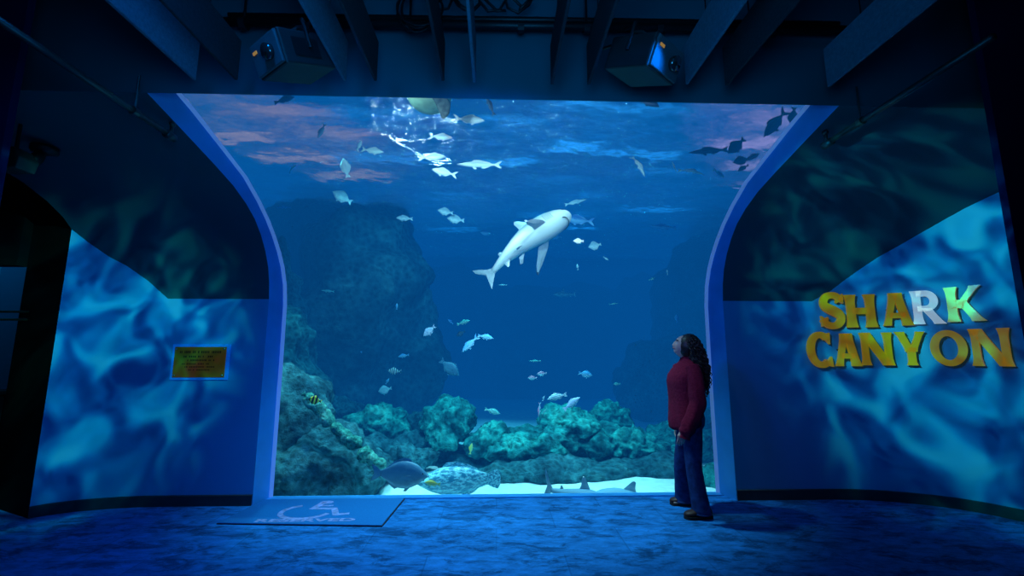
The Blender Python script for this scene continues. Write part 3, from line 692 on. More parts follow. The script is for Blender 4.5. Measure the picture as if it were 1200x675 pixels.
rock('reef_boulder', 'small bright green boulder low beside the right window edge', [px_blob(838, 566, 17, 20, 6.0)], M['reef'], 4, .08, 3.2, 43, G, .05)
rock('reef_underside', 'dark rock base below the middle reef', [px_blob(655, 554, 105, 15, 6.5, .4), px_blob(770, 553, 65, 17, 6.6, .4), px_blob(600, 555, 40, 12, 6.45, .35)], M['rock'], 5, .12, 2.2, 44)
rock('rock_cliff', 'faint dark rock cliff at the far right of the tank', [px_blob(835, 400, 60, 130, 12.5, 1.5), px_blob(780, 460, 60, 60, 12.0, 1.2), px_blob(870, 300, 50, 120, 12.5, 1.5)], M['rock'], 5, .5, .6, 45)
rock('rock_cliff', 'dark rock wall at the very back of the tank', [px_blob(620, 430, 130, 85, 16.5, 1.2), px_blob(740, 420, 110, 95, 17, 1.2), px_blob(520, 420, 100, 110, 16.5, 1.2)], M['rock'], 5, .7, .45, 46)

# ------------------------------------------------------------------ fish
SHAPES = {  # upper outline, lower outline (fractions of length) over x = snout .. tail base, thickness, tail (span, fork, chord)
    'jack': ([0, .07, .11, .135, .135, .115, .08, .045, .022], [0, -.06, -.10, -.13, -.135, -.12, -.08, -.045, -.022], .13, (.30, .55, .20)),
    'slim': ([0, .035, .055, .065, .068, .06, .045, .03, .015], [0, -.03, -.05, -.06, -.065, -.06, -.045, -.028, -.015], .09, (.18, .5, .14)),
    'oval': ([0, .10, .18, .22, .235, .22, .17, .10, .04], [0, -.08, -.16, -.21, -.23, -.22, -.17, -.10, -.04], .13, (.28, .3, .17)),
    'tall': ([0, .12, .24, .30, .33, .31, .24, .13, .05], [0, -.10, -.22, -.29, -.32, -.31, -.24, -.13, -.05], .12, (.26, .15, .16)),
    'snap': ([0, .08, .14, .17, .17, .15, .11, .07, .04], [0, -.06, -.11, -.13, -.14, -.13, -.10, -.065, -.035], .15, (.24, .25, .18)),
    'grouper': ([0, .07, .12, .155, .165, .16, .14, .10, .06], [0, -.07, -.12, -.15, -.155, -.15, -.125, -.09, -.055], .20, (.22, -.35, .16)),
}
def fish(name, label, px, py, Lpx, ang, shape, m, Y, yaw=0, roll=0, bend=0, cat='fish', group=None, simple_=None, fin_m=None):
    """A fish whose middle stands at the point seen at (px,py) at distance Y; ang = heading in degrees, 0 right, 90 up."""
    rz = ray(px, py)
    if rz.z > .1: Y = min(Y, (4.58 - EYE) / rz.z * rz.y)
    c = at(px, py, Y); ln = Lpx / F * ((c - Vector((0, 0, EYE))).dot(Vector((math.sin(PSI) * math.cos(TH), math.cos(PSI) * math.cos(TH), math.sin(TH)))))
    ln /= max(.35, math.cos(yaw))
    up, dn, th, (span, fork, chord) = SHAPES[shape]
    body_l = 1 - chord * .9; n = len(up); NS = 16
    def prof(a, t):
        x = t * (n - 1); i = min(int(x), n - 2); f = x - i; f2 = f * f * (3 - 2 * f) * .35 + f * .65; return a[i] + (a[i + 1] - a[i]) * f2
    def bendp(x, y, z):   # x from .5 (snout) to -.5 (tail tip), curved sideways
        return Vector((x, y + bend * (min(0, x - .15)) ** 2 * 2.2, z)) * ln
    rings = []
    ns = 12 if Lpx < 20 else 20
    NK = 10 if Lpx < 20 else 16
    for i in range(ns + 1):
        t = (i / ns) ** 1.25; x = .5 - t * body_l; u, d = prof(up, t), prof(dn, t)
        if i == 0: u, d = .012, -.012
        zc, hz = (u + d) / 2, (u - d) / 2; wy = th / 2 * math.sin(PI * min(1, (t * .92 + .08)) ** .72) + .004
        rings.append([bendp(x, wy * math.cos(2 * PI * k / NK), zc + hz * math.sin(2 * PI * k / NK)) for k in range(NK)])
    tiny = Lpx < 17 if simple_ is None else simple_
    body = MB(); body.rings(rings)
    tb = .5 - body_l; tl = MB()
    if fork >= 0: tp = [(tb + .03, .03), (tb - chord * .35, span * .36), (-.5, span / 2), (-.5 + chord * fork, 0), (-.5, -span / 2), (tb - chord * .35, -span * .36), (tb + .03, -.03)]
    else: tp = [(tb + .03, .05), (tb - .04, span * .40), (-.5 + .04, span * .5), (-.5 + .01, span * .3), (-.5, 0), (-.5 + .01, -span * .3), (-.5 + .04, -span * .5), (tb - .04, -span * .40), (tb + .03, -.05)]
    def fin(mb, poly, yo=0, tilt=0, w=.006):
        pts = [Vector((x, 0, z)) for x, z in poly]; k = len(pts)
        def place(p, s):
            base = Vector((poly[0][0], 0, poly[0][1])); q = p - base; q = Matrix.Rotation(tilt, 3, 'X') @ q
            v = base + q; return bendp(v.x, v.y + yo + s, v.z)
        cen = sum(pts, Vector()) / k
        vs = [place(p, w / 2) for p in pts] + [place(p, -w / 2) for p in pts] + [place(cen, w), place(cen, -w)]
        fs = [(i, (i + 1) % k, 2 * k) for i in range(k)] + [(k + (i + 1) % k, k + i, 2 * k + 1) for i in range(k)] + [(i, k + i, k + (i + 1) % k, (i + 1) % k) for i in range(k)]
        mb.add(vs, fs)
    def U(t): return prof(up, t) - .012
    def D(t): return prof(dn, t) + .012
    X = lambda t: .5 - t * body_l
    dors = [(X(.34), U(.34)), (X(.42), U(.42) + .055), (X(.55), U(.55) + .06), (X(.72), U(.72) + .045), (X(.84), U(.84) + .03), (X(.88), U(.88)), (X(.7), U(.7)), (X(.5), U(.5))]
    anal = [(X(.60), D(.60)), (X(.68), D(.68) - .055), (X(.8), D(.8) - .035), (X(.88), D(.88)), (X(.75), D(.75))]
    pelv = [(X(.36), D(.36)), (X(.44), D(.44) - .06), (X(.50), D(.50) - .05), (X(.46), D(.46))]
    pect = [(X(.31), -.02), (X(.40), .03), (X(.52), -.01), (X(.54), -.06), (X(.42), -.07)]
    fm = fin_m or m
    if tiny:
        for q in (tp, dors, anal, pelv): fin(body, q)
        root = body.build(name, m, None, True, c)
        tag(root, label, cat, group)
    else:
        root = empty(name, c, label, cat, group)
        body.build('body', m, root, True)
        fin(tl, tp); tl.build('tail_fin', fm, root)
        f = MB(); fin(f, dors); f.build('dorsal_fin', fm, root)
        f = MB(); fin(f, anal); f.build('anal_fin', fm, root)
        f = MB(); fin(f, pelv); f.build('pelvic_fin', fm, root)
        for s in (-1, 1):
            f = MB(); fin(f, pect, s * th * .42, s * R(-28)); f.build('pectoral_fin', fm, root)
        for s in (-1, 1):
            f = MB(); f.ball(bendp(X(.13), s * th * .30, prof(up, .13) * .42), .018 * ln, 10, 6); f.build('eye', M['eye'], root, True)
    a = ang % 360; left = 90 < a < 270
    if left: mx = Matrix.Rotation(PI - R(a), 4, 'Y') @ Matrix.Rotation(PI + yaw, 4, 'Z')
    else: mx = Matrix.Rotation(-R(a), 4, 'Y') @ Matrix.Rotation(yaw, 4, 'Z')
    mx = mx @ Matrix.Rotation(roll, 4, 'X')
    root.rotation_euler = mx.to_euler()
    return root
J = 'silver fish near the water surface'
K_ = 'small fish in open water'
FL = [  # label, px, py, len px, heading, shape, material, Y, kwargs
 ('white silver fish just right of the turtle flipper', 549, 140, 37, -4, 'jack', 'f_silver', 6.0, {}),
 ('small white fish below the turtle flipper', 516, 160.5, 28, -3, 'jack', 'f_silver', 6.4, {}),
 ('white fish heading right above a left facing one', 506, 184, 32, 2, 'jack', 'f_silver', 6.2, {}),
 ('white fish facing left with its forked tail near a longer fish', 521, 202, 31, 167, 'jack', 'f_silver', 6.2, {}),
 ('longest slender white fish near the surface', 562, 193, 52, 180, 'slim', 'f_silver', 6.2, {}),
 ('white fish heading right beside a small upright fish', 436, 176.5, 27, -8, 'jack', 'f_silver', 6.6, {}),
 ('small upright fish touching the tail of a white fish', 421, 171, 15, 72, 'jack', 'f_pale', 6.6, {}),
 ('small pale fish diving below orange ripples', 377, 153, 20, 250, 'jack', 'f_pale', 6.8, {}),
 ('short plump pale fish swimming steeply upward', 405, 197, 20, 100, 'oval', 'f_silver', 6.6, {'yaw': .5}),
 ('tiny curved white fish at the upper left', 342, 197, 14, 40, 'slim', 'f_silver', 6.8, {'bend': .5}),
 ('pale blue speckled fish facing left over the cliff', 401, 231, 27, 150, 'oval', 'f_pale', 7.2, {}),
 ('pale blue fish facing left in line with a pair', 474, 256, 20, 178, 'snap', 'f_pale', 7.6, {}),
 ('upper pale fish of the overlapping pair above the shark tail', 522, 248, 19, 170, 'oval', 'f_pale', 7.4, {}),
 ('lower pale fish of the overlapping pair above the shark tail', 534, 257, 21, 172, 'oval', 'f_pale', 7.5, {}),
 ('faint round blue fish left of the shark fin', 569, 273, 13, 175, 'oval', 'f_blue', 9.5, {}),
 ('faint blue fish by the left window edge', 333, 243, 17, 180, 'slim', 'f_blue', 8.6, {}),
 ('dark fish silhouette in the orange ripples at upper left', 333, 117, 24, 20, 'snap', 'f_dark', 6.6, {}),
 ('dark slender fish upright under the top edge', 574, 123, 30, 112, 'slim', 'f_dark', 6.2, {}),
 ('dark green fish cut off by the top edge of the window', 756, 117, 36, -28, 'snap', 'f_dark', 5.6, {}),
 ('curved silver fish diving alone right of the shark', 749, 193, 31, -68, 'slim', 'f_silver', 6.4, {'bend': .35}),
 ('tiny silver fish ahead of a curved silver fish', 790, 195, 12, 110, 'slim', 'f_silver', 6.6, {}),
 ('curved silver fish heading down right at upper right', 811, 200, 28, -20, 'slim', 'f_silver', 6.4, {'bend': .45}),
 ('short silver fish near the right window edge', 842, 203, 16, -40, 'jack', 'f_pale', 6.4, {}),
 ('dark long fish facing left under the right ripples', 831, 177, 48, 186, 'slim', 'f_dark', 6.2, {}),
 ('dark stout fish with raised tail at the upper right', 863, 171, 28, 222, 'oval', 'f_dark', 6.0, {}),
 ('dark fish in the cluster touching the right window edge', 869, 188, 22, 195, 'oval', 'f_dark', 6.2, {}),
 ('smaller dark fish highest in the cluster at the right edge', 882, 184, 18, 25, 'snap', 'f_dark', 6.3, {}),
 ('dark small fish lowest in the right cluster', 871, 197, 16, 210, 'snap', 'f_dark', 6.4, {}),
 ('long dark oval fish diving at the top right corner', 909, 144, 46, 229, 'jack', 'f_dark', 5.6, {'fin_m': 'f_dark'}),
 ('dark oval fish against the top right window edge', 930, 137, 26, 262, 'oval', 'f_dark', 5.6, {}),
 ('pale fish just above the shark snout', 674, 237, 27, 15, 'slim', 'f_pale', 7.4, {}),
 ('blue grey fish partly behind the shark snout', 679, 258, 37, 174, 'jack', 'f_blue', 7.6, {}),
 ('faint pale fish alone far right of the shark', 777, 266, 33, 176, 'slim', 'f_blue', 8.6, {}),
 ('bright white oval fish below right of the shark', 678, 282.5, 13, 180, 'oval', 'f_silver', 6.2, {}),
 ('blue fish with pale tail facing left below the shark snout', 697, 288, 16, 195, 'tall', 'f_pale', 7.4, {}),
 ('faint blue fish behind the shark pectoral fin', 651, 277, 15, 180, 'oval', 'f_blue', 9.5, {}),
 ('tiny pale fish tilting down right of the shark', 710, 303, 8, -35, 'jack', 'f_pale', 7.5, {}),
 ('tiny upright pale fish under the shark', 677, 313, 8, 100, 'jack', 'f_pale', 7.5, {}),
 ('tiny pale fish under the shark tail', 589, 334, 11, 180, 'slim', 'f_pale', 8.5, {}),
 ('tiny slender fish in mid water right of the small shark', 719, 356, 11, 8, 'slim', 'f_teal', 8.5, {}),
 ('tiny teal fish at mid right', 764, 327, 8, 20, 'snap', 'f_teal', 8.0, {}),
 ('tiny upright fish at mid right near the edge', 782, 319, 7, 95, 'snap', 'f_pale', 8.0, {}),
 ('pinkish white fish diving beside the cliff edge', 503, 388, 18, 222, 'oval', 'f_lilac', 7.2, {}),
 ('small teal fish right of the cliff edge', 543, 378, 16, 18, 'snap', 'f_teal', 8.0, {}),
 ('tiny dark fish trailing a small teal fish', 528, 377, 9, 140, 'snap', 'f_blue', 8.8, {}),
 ('dark small fish below a small teal fish', 540, 391, 12, 210, 'oval', 'f_dark', 8.4, {}),
 ('bright blue fish diving left in mid water', 551, 403, 27, 226, 'jack', 'f_bright', 7.0, {}),
 ('bright blue slender fish tail to tail with a diving one', 569, 395, 19, -12, 'snap', 'f_bright', 7.0, {}),
 ('dark blue oval fish heading down right by the cliff foot', 527, 431, 29, -40, 'oval', 'f_greyfish', 7.4, {}),
 ('tiny blue fish high on the cliff face', 465, 359, 8, 90, 'snap', 'f_bright', 8.8, {}),
 ('small bright blue fish low on the cliff face', 473, 417, 13, 190, 'snap', 'f_bright', 8.6, {}),
 ('dark blue fish deep in the shadow of the cliff', 415, 408, 22, 160, 'snap', 'f_blue', 9.0, {}),
 ('small fish with dark bars in front of the cliff', 462, 435, 16, 176, 'oval', 'f_stripe', 7.6, {}),
 ('tiny blue fish above a pale butterfly fish', 454, 447, 8, 60, 'snap', 'f_bright', 7.8, {}),
 ('pale round fish in the shade above the boulders', 451, 457, 16, 195, 'tall', 'f_pale', 7.6, {}),
 ('small cyan fish high left on the cliff face', 384, 341, 16, 175, 'slim', 'f_teal', 8.4, {}),
 ('yellow and black fish beside the left sloping rock', 369, 469, 14, 165, 'tall', 'f_butter', 5.3, {'yaw': .4}),
 ('green yellow fish heading right over the left reef boulder', 577, 482, 19, -18, 'snap', 'f_teal', 6.8, {}),
 ('left pink and teal fish of a pair above the reef', 624, 443, 11, 180, 'oval', 'f_pink', 7.2, {}),
 ('right pink and teal fish of a pair above the reef', 635, 438, 12, 185, 'oval', 'f_pink', 7.2, {}),
 ('small teal fish above the pink pair', 627, 423, 14, 180, 'slim', 'f_teal', 8.0, {}),
 ('slim pink fish standing upright over the reef', 632, 480, 17, 265, 'slim', 'f_pink', 6.8, {}),
 ('tiny pale fish above the upright pink fish', 637, 467, 6, 70, 'snap', 'f_pale', 6.8, {}),
 ('white striped fish facing left above the reef', 653, 465, 24, 194, 'snap', 'f_stripe', 6.8, {'sm': 'f_wstripe'}),
 ('pale lilac fish rising right above the reef', 670, 473, 24, 36, 'snap', 'f_lilac', 6.7, {}),
 ('tiny green fish next to the upright pink fish', 638, 482, 10, 50, 'slim', 'f_teal', 6.8, {}),
 ('blue fish heading right in mid water above the reef', 686, 438.5, 17, -10, 'oval', 'f_bright', 7.6, {}),
 ('tiny teal fish right of the blue one above the reef', 723, 450, 8, 180, 'oval', 'f_teal', 7.6, {}),
 ('faint blue fish level with the head of the person', 793, 373, 10, 95, 'oval', 'f_blue', 9.0, {}),
 ('small yellow fish on the left reef boulder', 552, 526, 13, 80, 'snap', 'f_yellow', 6.4, {}),
 ('yellow green fish in front of the mottled grouper', 507, 566.5, 19, 172, 'snap', 'f_yellow', 5.05, {}),
]
M['f_wstripe'] = fish_mat('fish white stripe', (.75, .80, .86), (.88, .9, .92), stripes=(1.3, (.25, .35, .5), 'Z'))
for lab, x, y, ln, a, sh, mm, Y, kw in FL:
    kw = dict(kw); mm = kw.pop('sm', mm); fm = kw.pop('fin_m', None)
    fish('fish', lab, x, y, ln, a, sh, M[mm], Y, group='small fish swimming in the tank', fin_m=M[fm] if fm else None, **kw)
fish('grouper', 'huge mottled cyan grouper resting on the sand', 537, 563, 100, 182, 'grouper', M['f_grouper'], 5.45, simple_=False)
fish('slate_fish', 'big slate blue fish facing right beside the grouper head', 469, 556, 68, -4, 'oval', M['f_greyfish'], 5.25, simple_=False)

# ------------------------------------------------------------------ sharks
def shark(name, label, c, ln, mx, m_body, m_fin, m_tip, bend=0., pect_up=0.):
    root = empty(name, c, label, 'shark', 'sharks in the tank')
    GW = 1.0 if pect_up else 1.30
    st = [(.50, .012, .010, .0), (.485, .040, .026, .0), (.46, .062, .040, .0), (.42, .080, .058, .002), (.36, .094, .076, .004), (.28, .100, .092, .006), (.20, .100, .098, .006), (.10, .094, .096, .004), (.0, .083, .086, .002), (-.1, .066, .070, .002), (-.2, .047, .052, .004), (-.28, .032, .038, .008), (-.34, .022, .028, .012), (-.375, .016, .024, .016)]
    def bp(x, y, z):
        t = min(0, x - .12); return Vector((x, y * GW + bend * t * t * 1.6, z * GW)) * ln
    NK = 24; rings = [[bp(x, w * math.cos(2 * PI * k / NK), zc + h * math.sin(2 * PI * k / NK) * (1 if math.sin(2 * PI * k / NK) > 0 else .8)) for k in range(NK)] for x, w, h, zc in st]
    # refine lengthwise
    fine = []
    for i in range(len(rings) - 1):
        for j in range(3):
            f = j / 3; fine.append([a.lerp(b_, f) for a, b_ in zip(rings[i], rings[i + 1])])
    fine.append(rings[-1])
    b = MB(); b.rings(fine); b.build('body', m_body, root, True)
    def fin(nm, pl, axis, tipm=None, n=None, parent=root):
        k = len(pl); cen = Vector((sum(p[0] for p in pl) / k, sum(p[1] for p in pl) / k, sum(p[2] for p in pl) / k)); nn = Vector(axis) * .008
        f = MB(); P = [Vector(p) for p in pl]
        vs = [bp(*p) for p in P] + [bp(*(cen + nn)), bp(*(cen - nn))]
        f.add(vs, [(i, (i + 1) % k, k) for i in range(k)] + [((i + 1) % k, i, k + 1) for i in range(k)])
        o = f.build(nm, m_fin, parent)
        if tipm:
            i = max(range(k), key=lambda q: (P[q] - P[0]).length); T = P[i]
            a, c_ = P[i - 1].lerp(T, .72), P[(i + 1) % k].lerp(T, .72); t = MB()
            mid = (a + c_ + T) / 3; e = [T + (T - mid) * .08, a + (a - mid) * .1, c_ + (c_ - mid) * .1]
            vs = [bp(*(p + nn * 1.2)) for p in e] + [bp(*(p - nn * 1.2)) for p in e]
            t.add(vs, [(0, 1, 2), (5, 4, 3), (0, 3, 4, 1), (1, 4, 5, 2), (2, 5, 3, 0)]); t.build('fin_tip', tipm, o)
        return o
    fin('dorsal_fin', [(.17, 0, .095), (.12, 0, .15), (.065, 0, .205), (.035, 0, .215), (.02, 0, .195), (.025, 0, .13), (.01, 0, .085), (.09, 0, .08)], (0, 1, 0), m_tip)
    fin('second_dorsal_fin', [(-.20, 0, .05), (-.235, 0, .085), (-.255, 0, .085), (-.255, 0, .055), (-.27, 0, .045), (-.23, 0, .04)], (0, 1, 0))
    fin('anal_fin', [(-.20, 0, -.035), (-.24, 0, -.075), (-.255, 0, -.072), (-.26, 0, -.03), (-.23, 0, -.03)], (0, 1, 0))
    for s in (-1, 1):
        pu = pect_up
        fin('pectoral_fin', [(.22, s * .085, -.03), (.18, s * .14, -.05 + pu * .4), (.07, s * .225, -.085 + pu), (-.01, s * .265, -.105 + pu), (.015, s * .205, -.08 + pu * .7), (.06, s * .14, -.06), (.09, s * .085, -.045)], (0, 0, 1), m_tip)
        fin('pelvic_fin', [(-.06, s * .04, -.055), (-.11, s * .085, -.08), (-.135, s * .08, -.075), (-.12, s * .035, -.055)], (0, 0, 1))
        b = MB(); b.ball(bp(.425, s * .076, .012), .0085 * ln, 10, 6); b.build('eye', M['eye'], root, True)
        b = MB()
        for g in range(5):
            x = .30 - .018 * g; b.tube([bp(x, s * .1005, .035), bp(x - .006, s * .1015, .0), bp(x, s * .096, -.03)], .0018 * ln, 5)
        b.build('gill_slits', m_tip or M['eye'], root)
    b = MB(); b.tube([bp(.385 + .05 * math.cos(t) , .060 * math.sin(t), -.052 + .012 * abs(math.sin(t))) for t in [R(-90 + 180 * i / 14) for i in range(15)]], .0035 * ln, 6); b.build('mouth', M['eye'], root)
    fin('tail_fin', [(-.35, 0, .035), (-.40, 0, .075), (-.47, 0, .165), (-.51, 0, .215), (-.50, 0, .16), (-.445, 0, .065), (-.425, 0, .03), (-.445, 0, -.02), (-.465, 0, -.075), (-.42, 0, -.045), (-.36, 0, -.005)], (0, 1, 0))
    root.rotation_euler = mx.to_euler(); return root
c = at(615, 281, 6.5)
shark('shark', 'large white bellied shark rising right in mid water', c, 1.66, Matrix.Rotation(R(-30), 4, 'Y') @ Matrix.Rotation(R(4), 4, 'Z') @ Matrix.Rotation(R(-33), 4, 'X'), M['shark'], M['sharkfin'], M['sharktip'], bend=.5)
shark('shark', 'small grey shark swimming left far behind in mid water', at(662, 345.5, 10.5), .56, Matrix.Rotation(PI, 4, 'Z'), M['sharkhaze'], M['sharkhaze'], None)
shark('shark', 'grey shark lying on the sand behind the window bottom, its tail raised left', at(676, 583, 5.35), .85, Matrix.Rotation(R(8), 4, 'Z') @ Matrix.Rotation(R(14), 4, 'Y'), M['sharkhaze'], M['sharkhaze'], M['whitetip'])
shark('shark', 'white tipped shark lying on the sand near the feet of the person', at(746, 586, 5.4), .95, Matrix.Rotation(PI - R(12), 4, 'Z') @ Matrix.Rotation(R(-6), 4, 'Y'), M['sharkhaze'], M['sharkhaze'], M['whitetip'], pect_up=.16)

# ------------------------------------------------------------------ turtle cut by the top edge
c = at(503, 111, 5.2)
tu = empty('sea_turtle', c, 'green bellied sea turtle passing under the top edge of the window', 'turtle')
b = MB(); b.ball((0, 0, 0), (.28, .30, .21), 28, 14); b.build('shell', M['turtle'], tu, True)
def flip(nm, pts, w):
    b = MB(); rr = []
    for i, (p, r) in enumerate(zip(pts, w)):
        p = Vector(p); d = (Vector(pts[min(i + 1, len(pts) - 1)]) - Vector(pts[max(i - 1, 0)])).normalized(); s = d.cross(Vector((0, 1, .2))).normalized(); u = s.cross(d)
        rr.append([p + s * r * math.cos(2 * PI * k / 12) + u * .018 * math.sin(2 * PI * k / 12) for k in range(12)])
    b.rings(rr); b.build(nm, M['turtleskin'], tu, True)
flip('flipper', [(.10, -.20, -.12), (.17, -.22, -.19), (.22, -.23, -.28), (.23, -.24, -.38), (.215, -.24, -.45)], [.05, .075, .085, .06, .02])
flip('flipper', [(-.2, .1, .08), (-.32, .2, .14), (-.45, .3, .2)], [.05, .06, .02])
flip('flipper', [(.2, .1, .08), (.34, .24, .16), (.46, .34, .22)], [.05, .07, .02])
flip('flipper', [(-.22, -.12, .06), (-.36, -.16, .12), (-.42, -.18, .16)], [.045, .05, .02])
b = MB(); b.ball((.30, .05, .12), (.10, .075, .07), 16, 10); b.build('head', M['turtleskin'], tu, True)

# ------------------------------------------------------------------ the visitor
M['skin'] = simple('skin', (.62, .40, .34), .5, spec=.3, var=.06)
M['hair'] = simple('dark hair', (.020, .011, .010), .45, spec=.5, scale=40, var=.5)
M['sweater'] = simple('red sweater', (.235, .014, .042), .9, spec=.1, scale=55, var=.22, bump=.5)
M['jeans'] = simple('blue jeans', (.018, .05, .16), .85, spec=.1, scale=22, var=.35, bump=.3)
M['shoe'] = simple('brown shoe leather', (.055, .020, .016), .5, spec=.35, scale=20)
M['sole'] = simple('shoe sole', (.03, .022, .02), .8)
M['lace'] = simple('shoe lace', (.25, .2, .18), .8)
M['lip'] = simple('lips', (.50, .20, .20), .45)
PO = Vector((1.795, 4.27, 0))
person = empty('person', PO, 'woman with long dark curly hair in red sweater and jeans, looking up at the tank', 'person')
def P(px, py, Y): return at(px, py, Y) - PO
def ell(c, rx, ry, n=28, tilt=0, fold=0, ph=0):
    out = []
    for k in range(n):
        t = 2 * PI * k / n; s = 1 + fold * math.sin(7 * t + ph) + fold * .6 * math.sin(11 * t + 2 * ph)
        out.append(Vector((c[0] + rx * math.cos(t) * s, c[1] + ry * math.sin(t) * s, c[2] + tilt * math.cos(t))))
    return out
def smooth_path(pts, rads, k=5):
    pts = [Vector(p) for p in pts]; n = len(pts); P_, R_ = [], []
    for i in range(n - 1):
        a, b_, c, d = [pts[max(0, min(n - 1, i + q))] for q in (-1, 0, 1, 2)]
        for j in range(k):
            t = j / k; P_.append(.5 * ((2 * b_) + (c - a) * t + (2 * a - 5 * b_ + 4 * c - d) * t * t + (3 * b_ - a - 3 * c + d) * t ** 3)); R_.append(rads[i] + (rads[i + 1] - rads[i]) * t)
    return P_ + [pts[-1]], R_ + [rads[-1]]
HIPN, KNEEN, ANKN = P(811, 492, 4.21), P(813, 546, 4.20), P(821, 597, 4.18)
HIPF, KNEEF, ANKF = P(806, 492, 4.36), P(799, 540, 4.43), P(800.5, 583, 4.53)
HC = Vector((.012, .0, 1.525)); HR = Matrix.Rotation(R(19), 3, 'Y') @ Matrix.Rotation(R(-10), 3, 'Z')
def gs(d, c, s): c = Vector(c).normalized(); return math.exp(-((d - c).length / s) ** 2)
def headshape(d):
    k = 1.0
    k += .20 * gs(d, (-1, 0, -.16), .15) + .10 * gs(d, (-1, 0, .05), .12)     # nose tip, bridge
    k += .10 * gs(d, (-.82, 0, -.66), .22)                                      # chin
    k += .055 * gs(d, (-.95, 0, -.40), .10)                                     # lips
    for s in (-1, 1):
        k -= .075 * gs(d, (-.92, s * .36, .10), .17)                            # eye sockets
        k += .03 * gs(d, (-.80, s * .55, -.12), .22)                            # cheekbones
    k += .03 * gs(d, (-.95, 0, .34), .3)                                        # brow
    k -= .10 * gs(d, (-.35, .75, -.8), .45) + .10 * gs(d, (-.35, -.75, -.8), .45)  # jaw narrows
    return k
body = MB()
hb = MB(); hb.ball((0, 0, 0), (.094, .074, .112), 56, 44, fn=headshape)
body.add([HC + HR @ Vector(v) for v in hb.v], hb.f)
body.tube([(.04, 0, 1.30), (.04, 0, 1.38), (.03, 0, 1.46)], [.062, .052, .050], 20)
body.rings([ell((x, 0, z), rx, ry) for z, x, rx, ry in ((.76, .0, .09, .13), (.86, .0, .115, .155), (.98, -.0, .095, .13), (1.08, -.01, .085, .12), (1.2, -.02, .105, .14), (1.3, -.0, .09, .15), (1.36, .015, .06, .10))])
ARM = {}
for s in (-1, 1):
    pth, rd = smooth_path([(.015, s * .155, 1.315), (.012, s * .205, 1.17), (.004, s * .228, 1.03), (-.055, s * .225, .90), (-.105, s * .215, .80)], [.052, .046, .040, .034, .026])
    pth = [q + Vector((.10 * (s > 0) * (1.33 - q.z) * 2.7, 0, 0)) for q in pth]; body.tube(pth, rd, 16); ARM[s] = pth
    w = Vector((-.105 + .143 * (s > 0), s * .215, .80))                        # wrist; palm and five fingers
    body.rings([ell(w + Vector((-.012 * i, 0, -.022 * i)), (.026, .034, .038, .036, .028)[i], (.017, .016, .016, .016, .014)[i], 16) for i in range(5)])
    for k, (dx, ln) in enumerate(((-.030, .062), (-.010, .072), (.010, .067), (.028, .052))):
        b0 = w + Vector((-.045 + dx, 0, -.085 - (.004 if k in (0, 3) else 0))); cur = -s * .010
        fp, fr = smooth_path([b0 + Vector((0, 0, .03)), b0, b0 + Vector((-.006, cur * .5, -ln * .42)), b0 + Vector((-.006, cur * 1.8, -ln * .75)), b0 + Vector((-.002, cur * 3.2, -ln))], [.0088, .0088, .0080, .0074, .0055], 4)
        body.tube(fp, fr, 10)
    fp, fr = smooth_path([w + Vector((-.025, 0, -.02)), w + Vector((-.056, -s * .008, -.045)), w + Vector((-.068, -s * .012, -.072)), w + Vector((-.066, -s * .014, -.098))], [.012, .0105, .0092, .0068], 4); body.tube(fp, fr, 10)
for h, k, a in ((HIPN, KNEEN, ANKN), (HIPF, KNEEF, ANKF)):
    pth, rd = smooth_path([h + Vector((0, 0, .05)), h.lerp(k, .5), k, k.lerp(a, .4), a], [.078, .066, .052, .050, .036]); body.tube(pth, rd, 18)
    body.tube([a + Vector((.02, 0, .0)), a + Vector((-.02, 0, -.03)), a + Vector((-.10, 0, -.05))], [.034, .036, .026], 12)
for s in (-1, 1):
    e = HC + HR @ Vector((.004, s * .076, -.005)); body.ball(e, (.016, .006, .026), 10, 8)
bo = body.build('raw_body', M['skin'])
rm = bo.modifiers.new('r', 'REMESH'); rm.mode = 'VOXEL'; rm.voxel_size = .0042; rm.use_smooth_shade = True
sm = bo.modifiers.new('s', 'SMOOTH'); sm.factor = .4; sm.iterations = 2
dg = bpy.context.evaluated_depsgraph_get(); me = bpy.data.meshes.new_from_object(bo.evaluated_get(dg)); bpy.data.objects.remove(bo)
me.name = 'body'; o = bpy.data.objects.new('body', me); COL.objects.link(o); o.parent = person
for s in (-1, 1):
    b = MB(); b.ball(HC + HR @ Vector((-.077, s * .030, .011)), .0115, 12, 8); b.build('eye', simple('eye white', (.7, .7, .7), .2), person, True)
    b = MB(); b.tube([HC + HR @ Vector((-.091, s * .014, .032)), HC + HR @ Vector((-.088, s * .034, .037)), HC + HR @ Vector((-.075, s * .052, .030))], [.003, .004, .002], 6); b.build('eyebrow', M['hair'], person, True)
b = MB(); b.tube([HC + HR @ Vector((-.082, -.022, -.047)), HC + HR @ Vector((-.099, 0, -.045)), HC + HR @ Vector((-.082, .022, -.047))], [.003, .0062, .003], 8); b.build('lips', M['lip'], person, True)

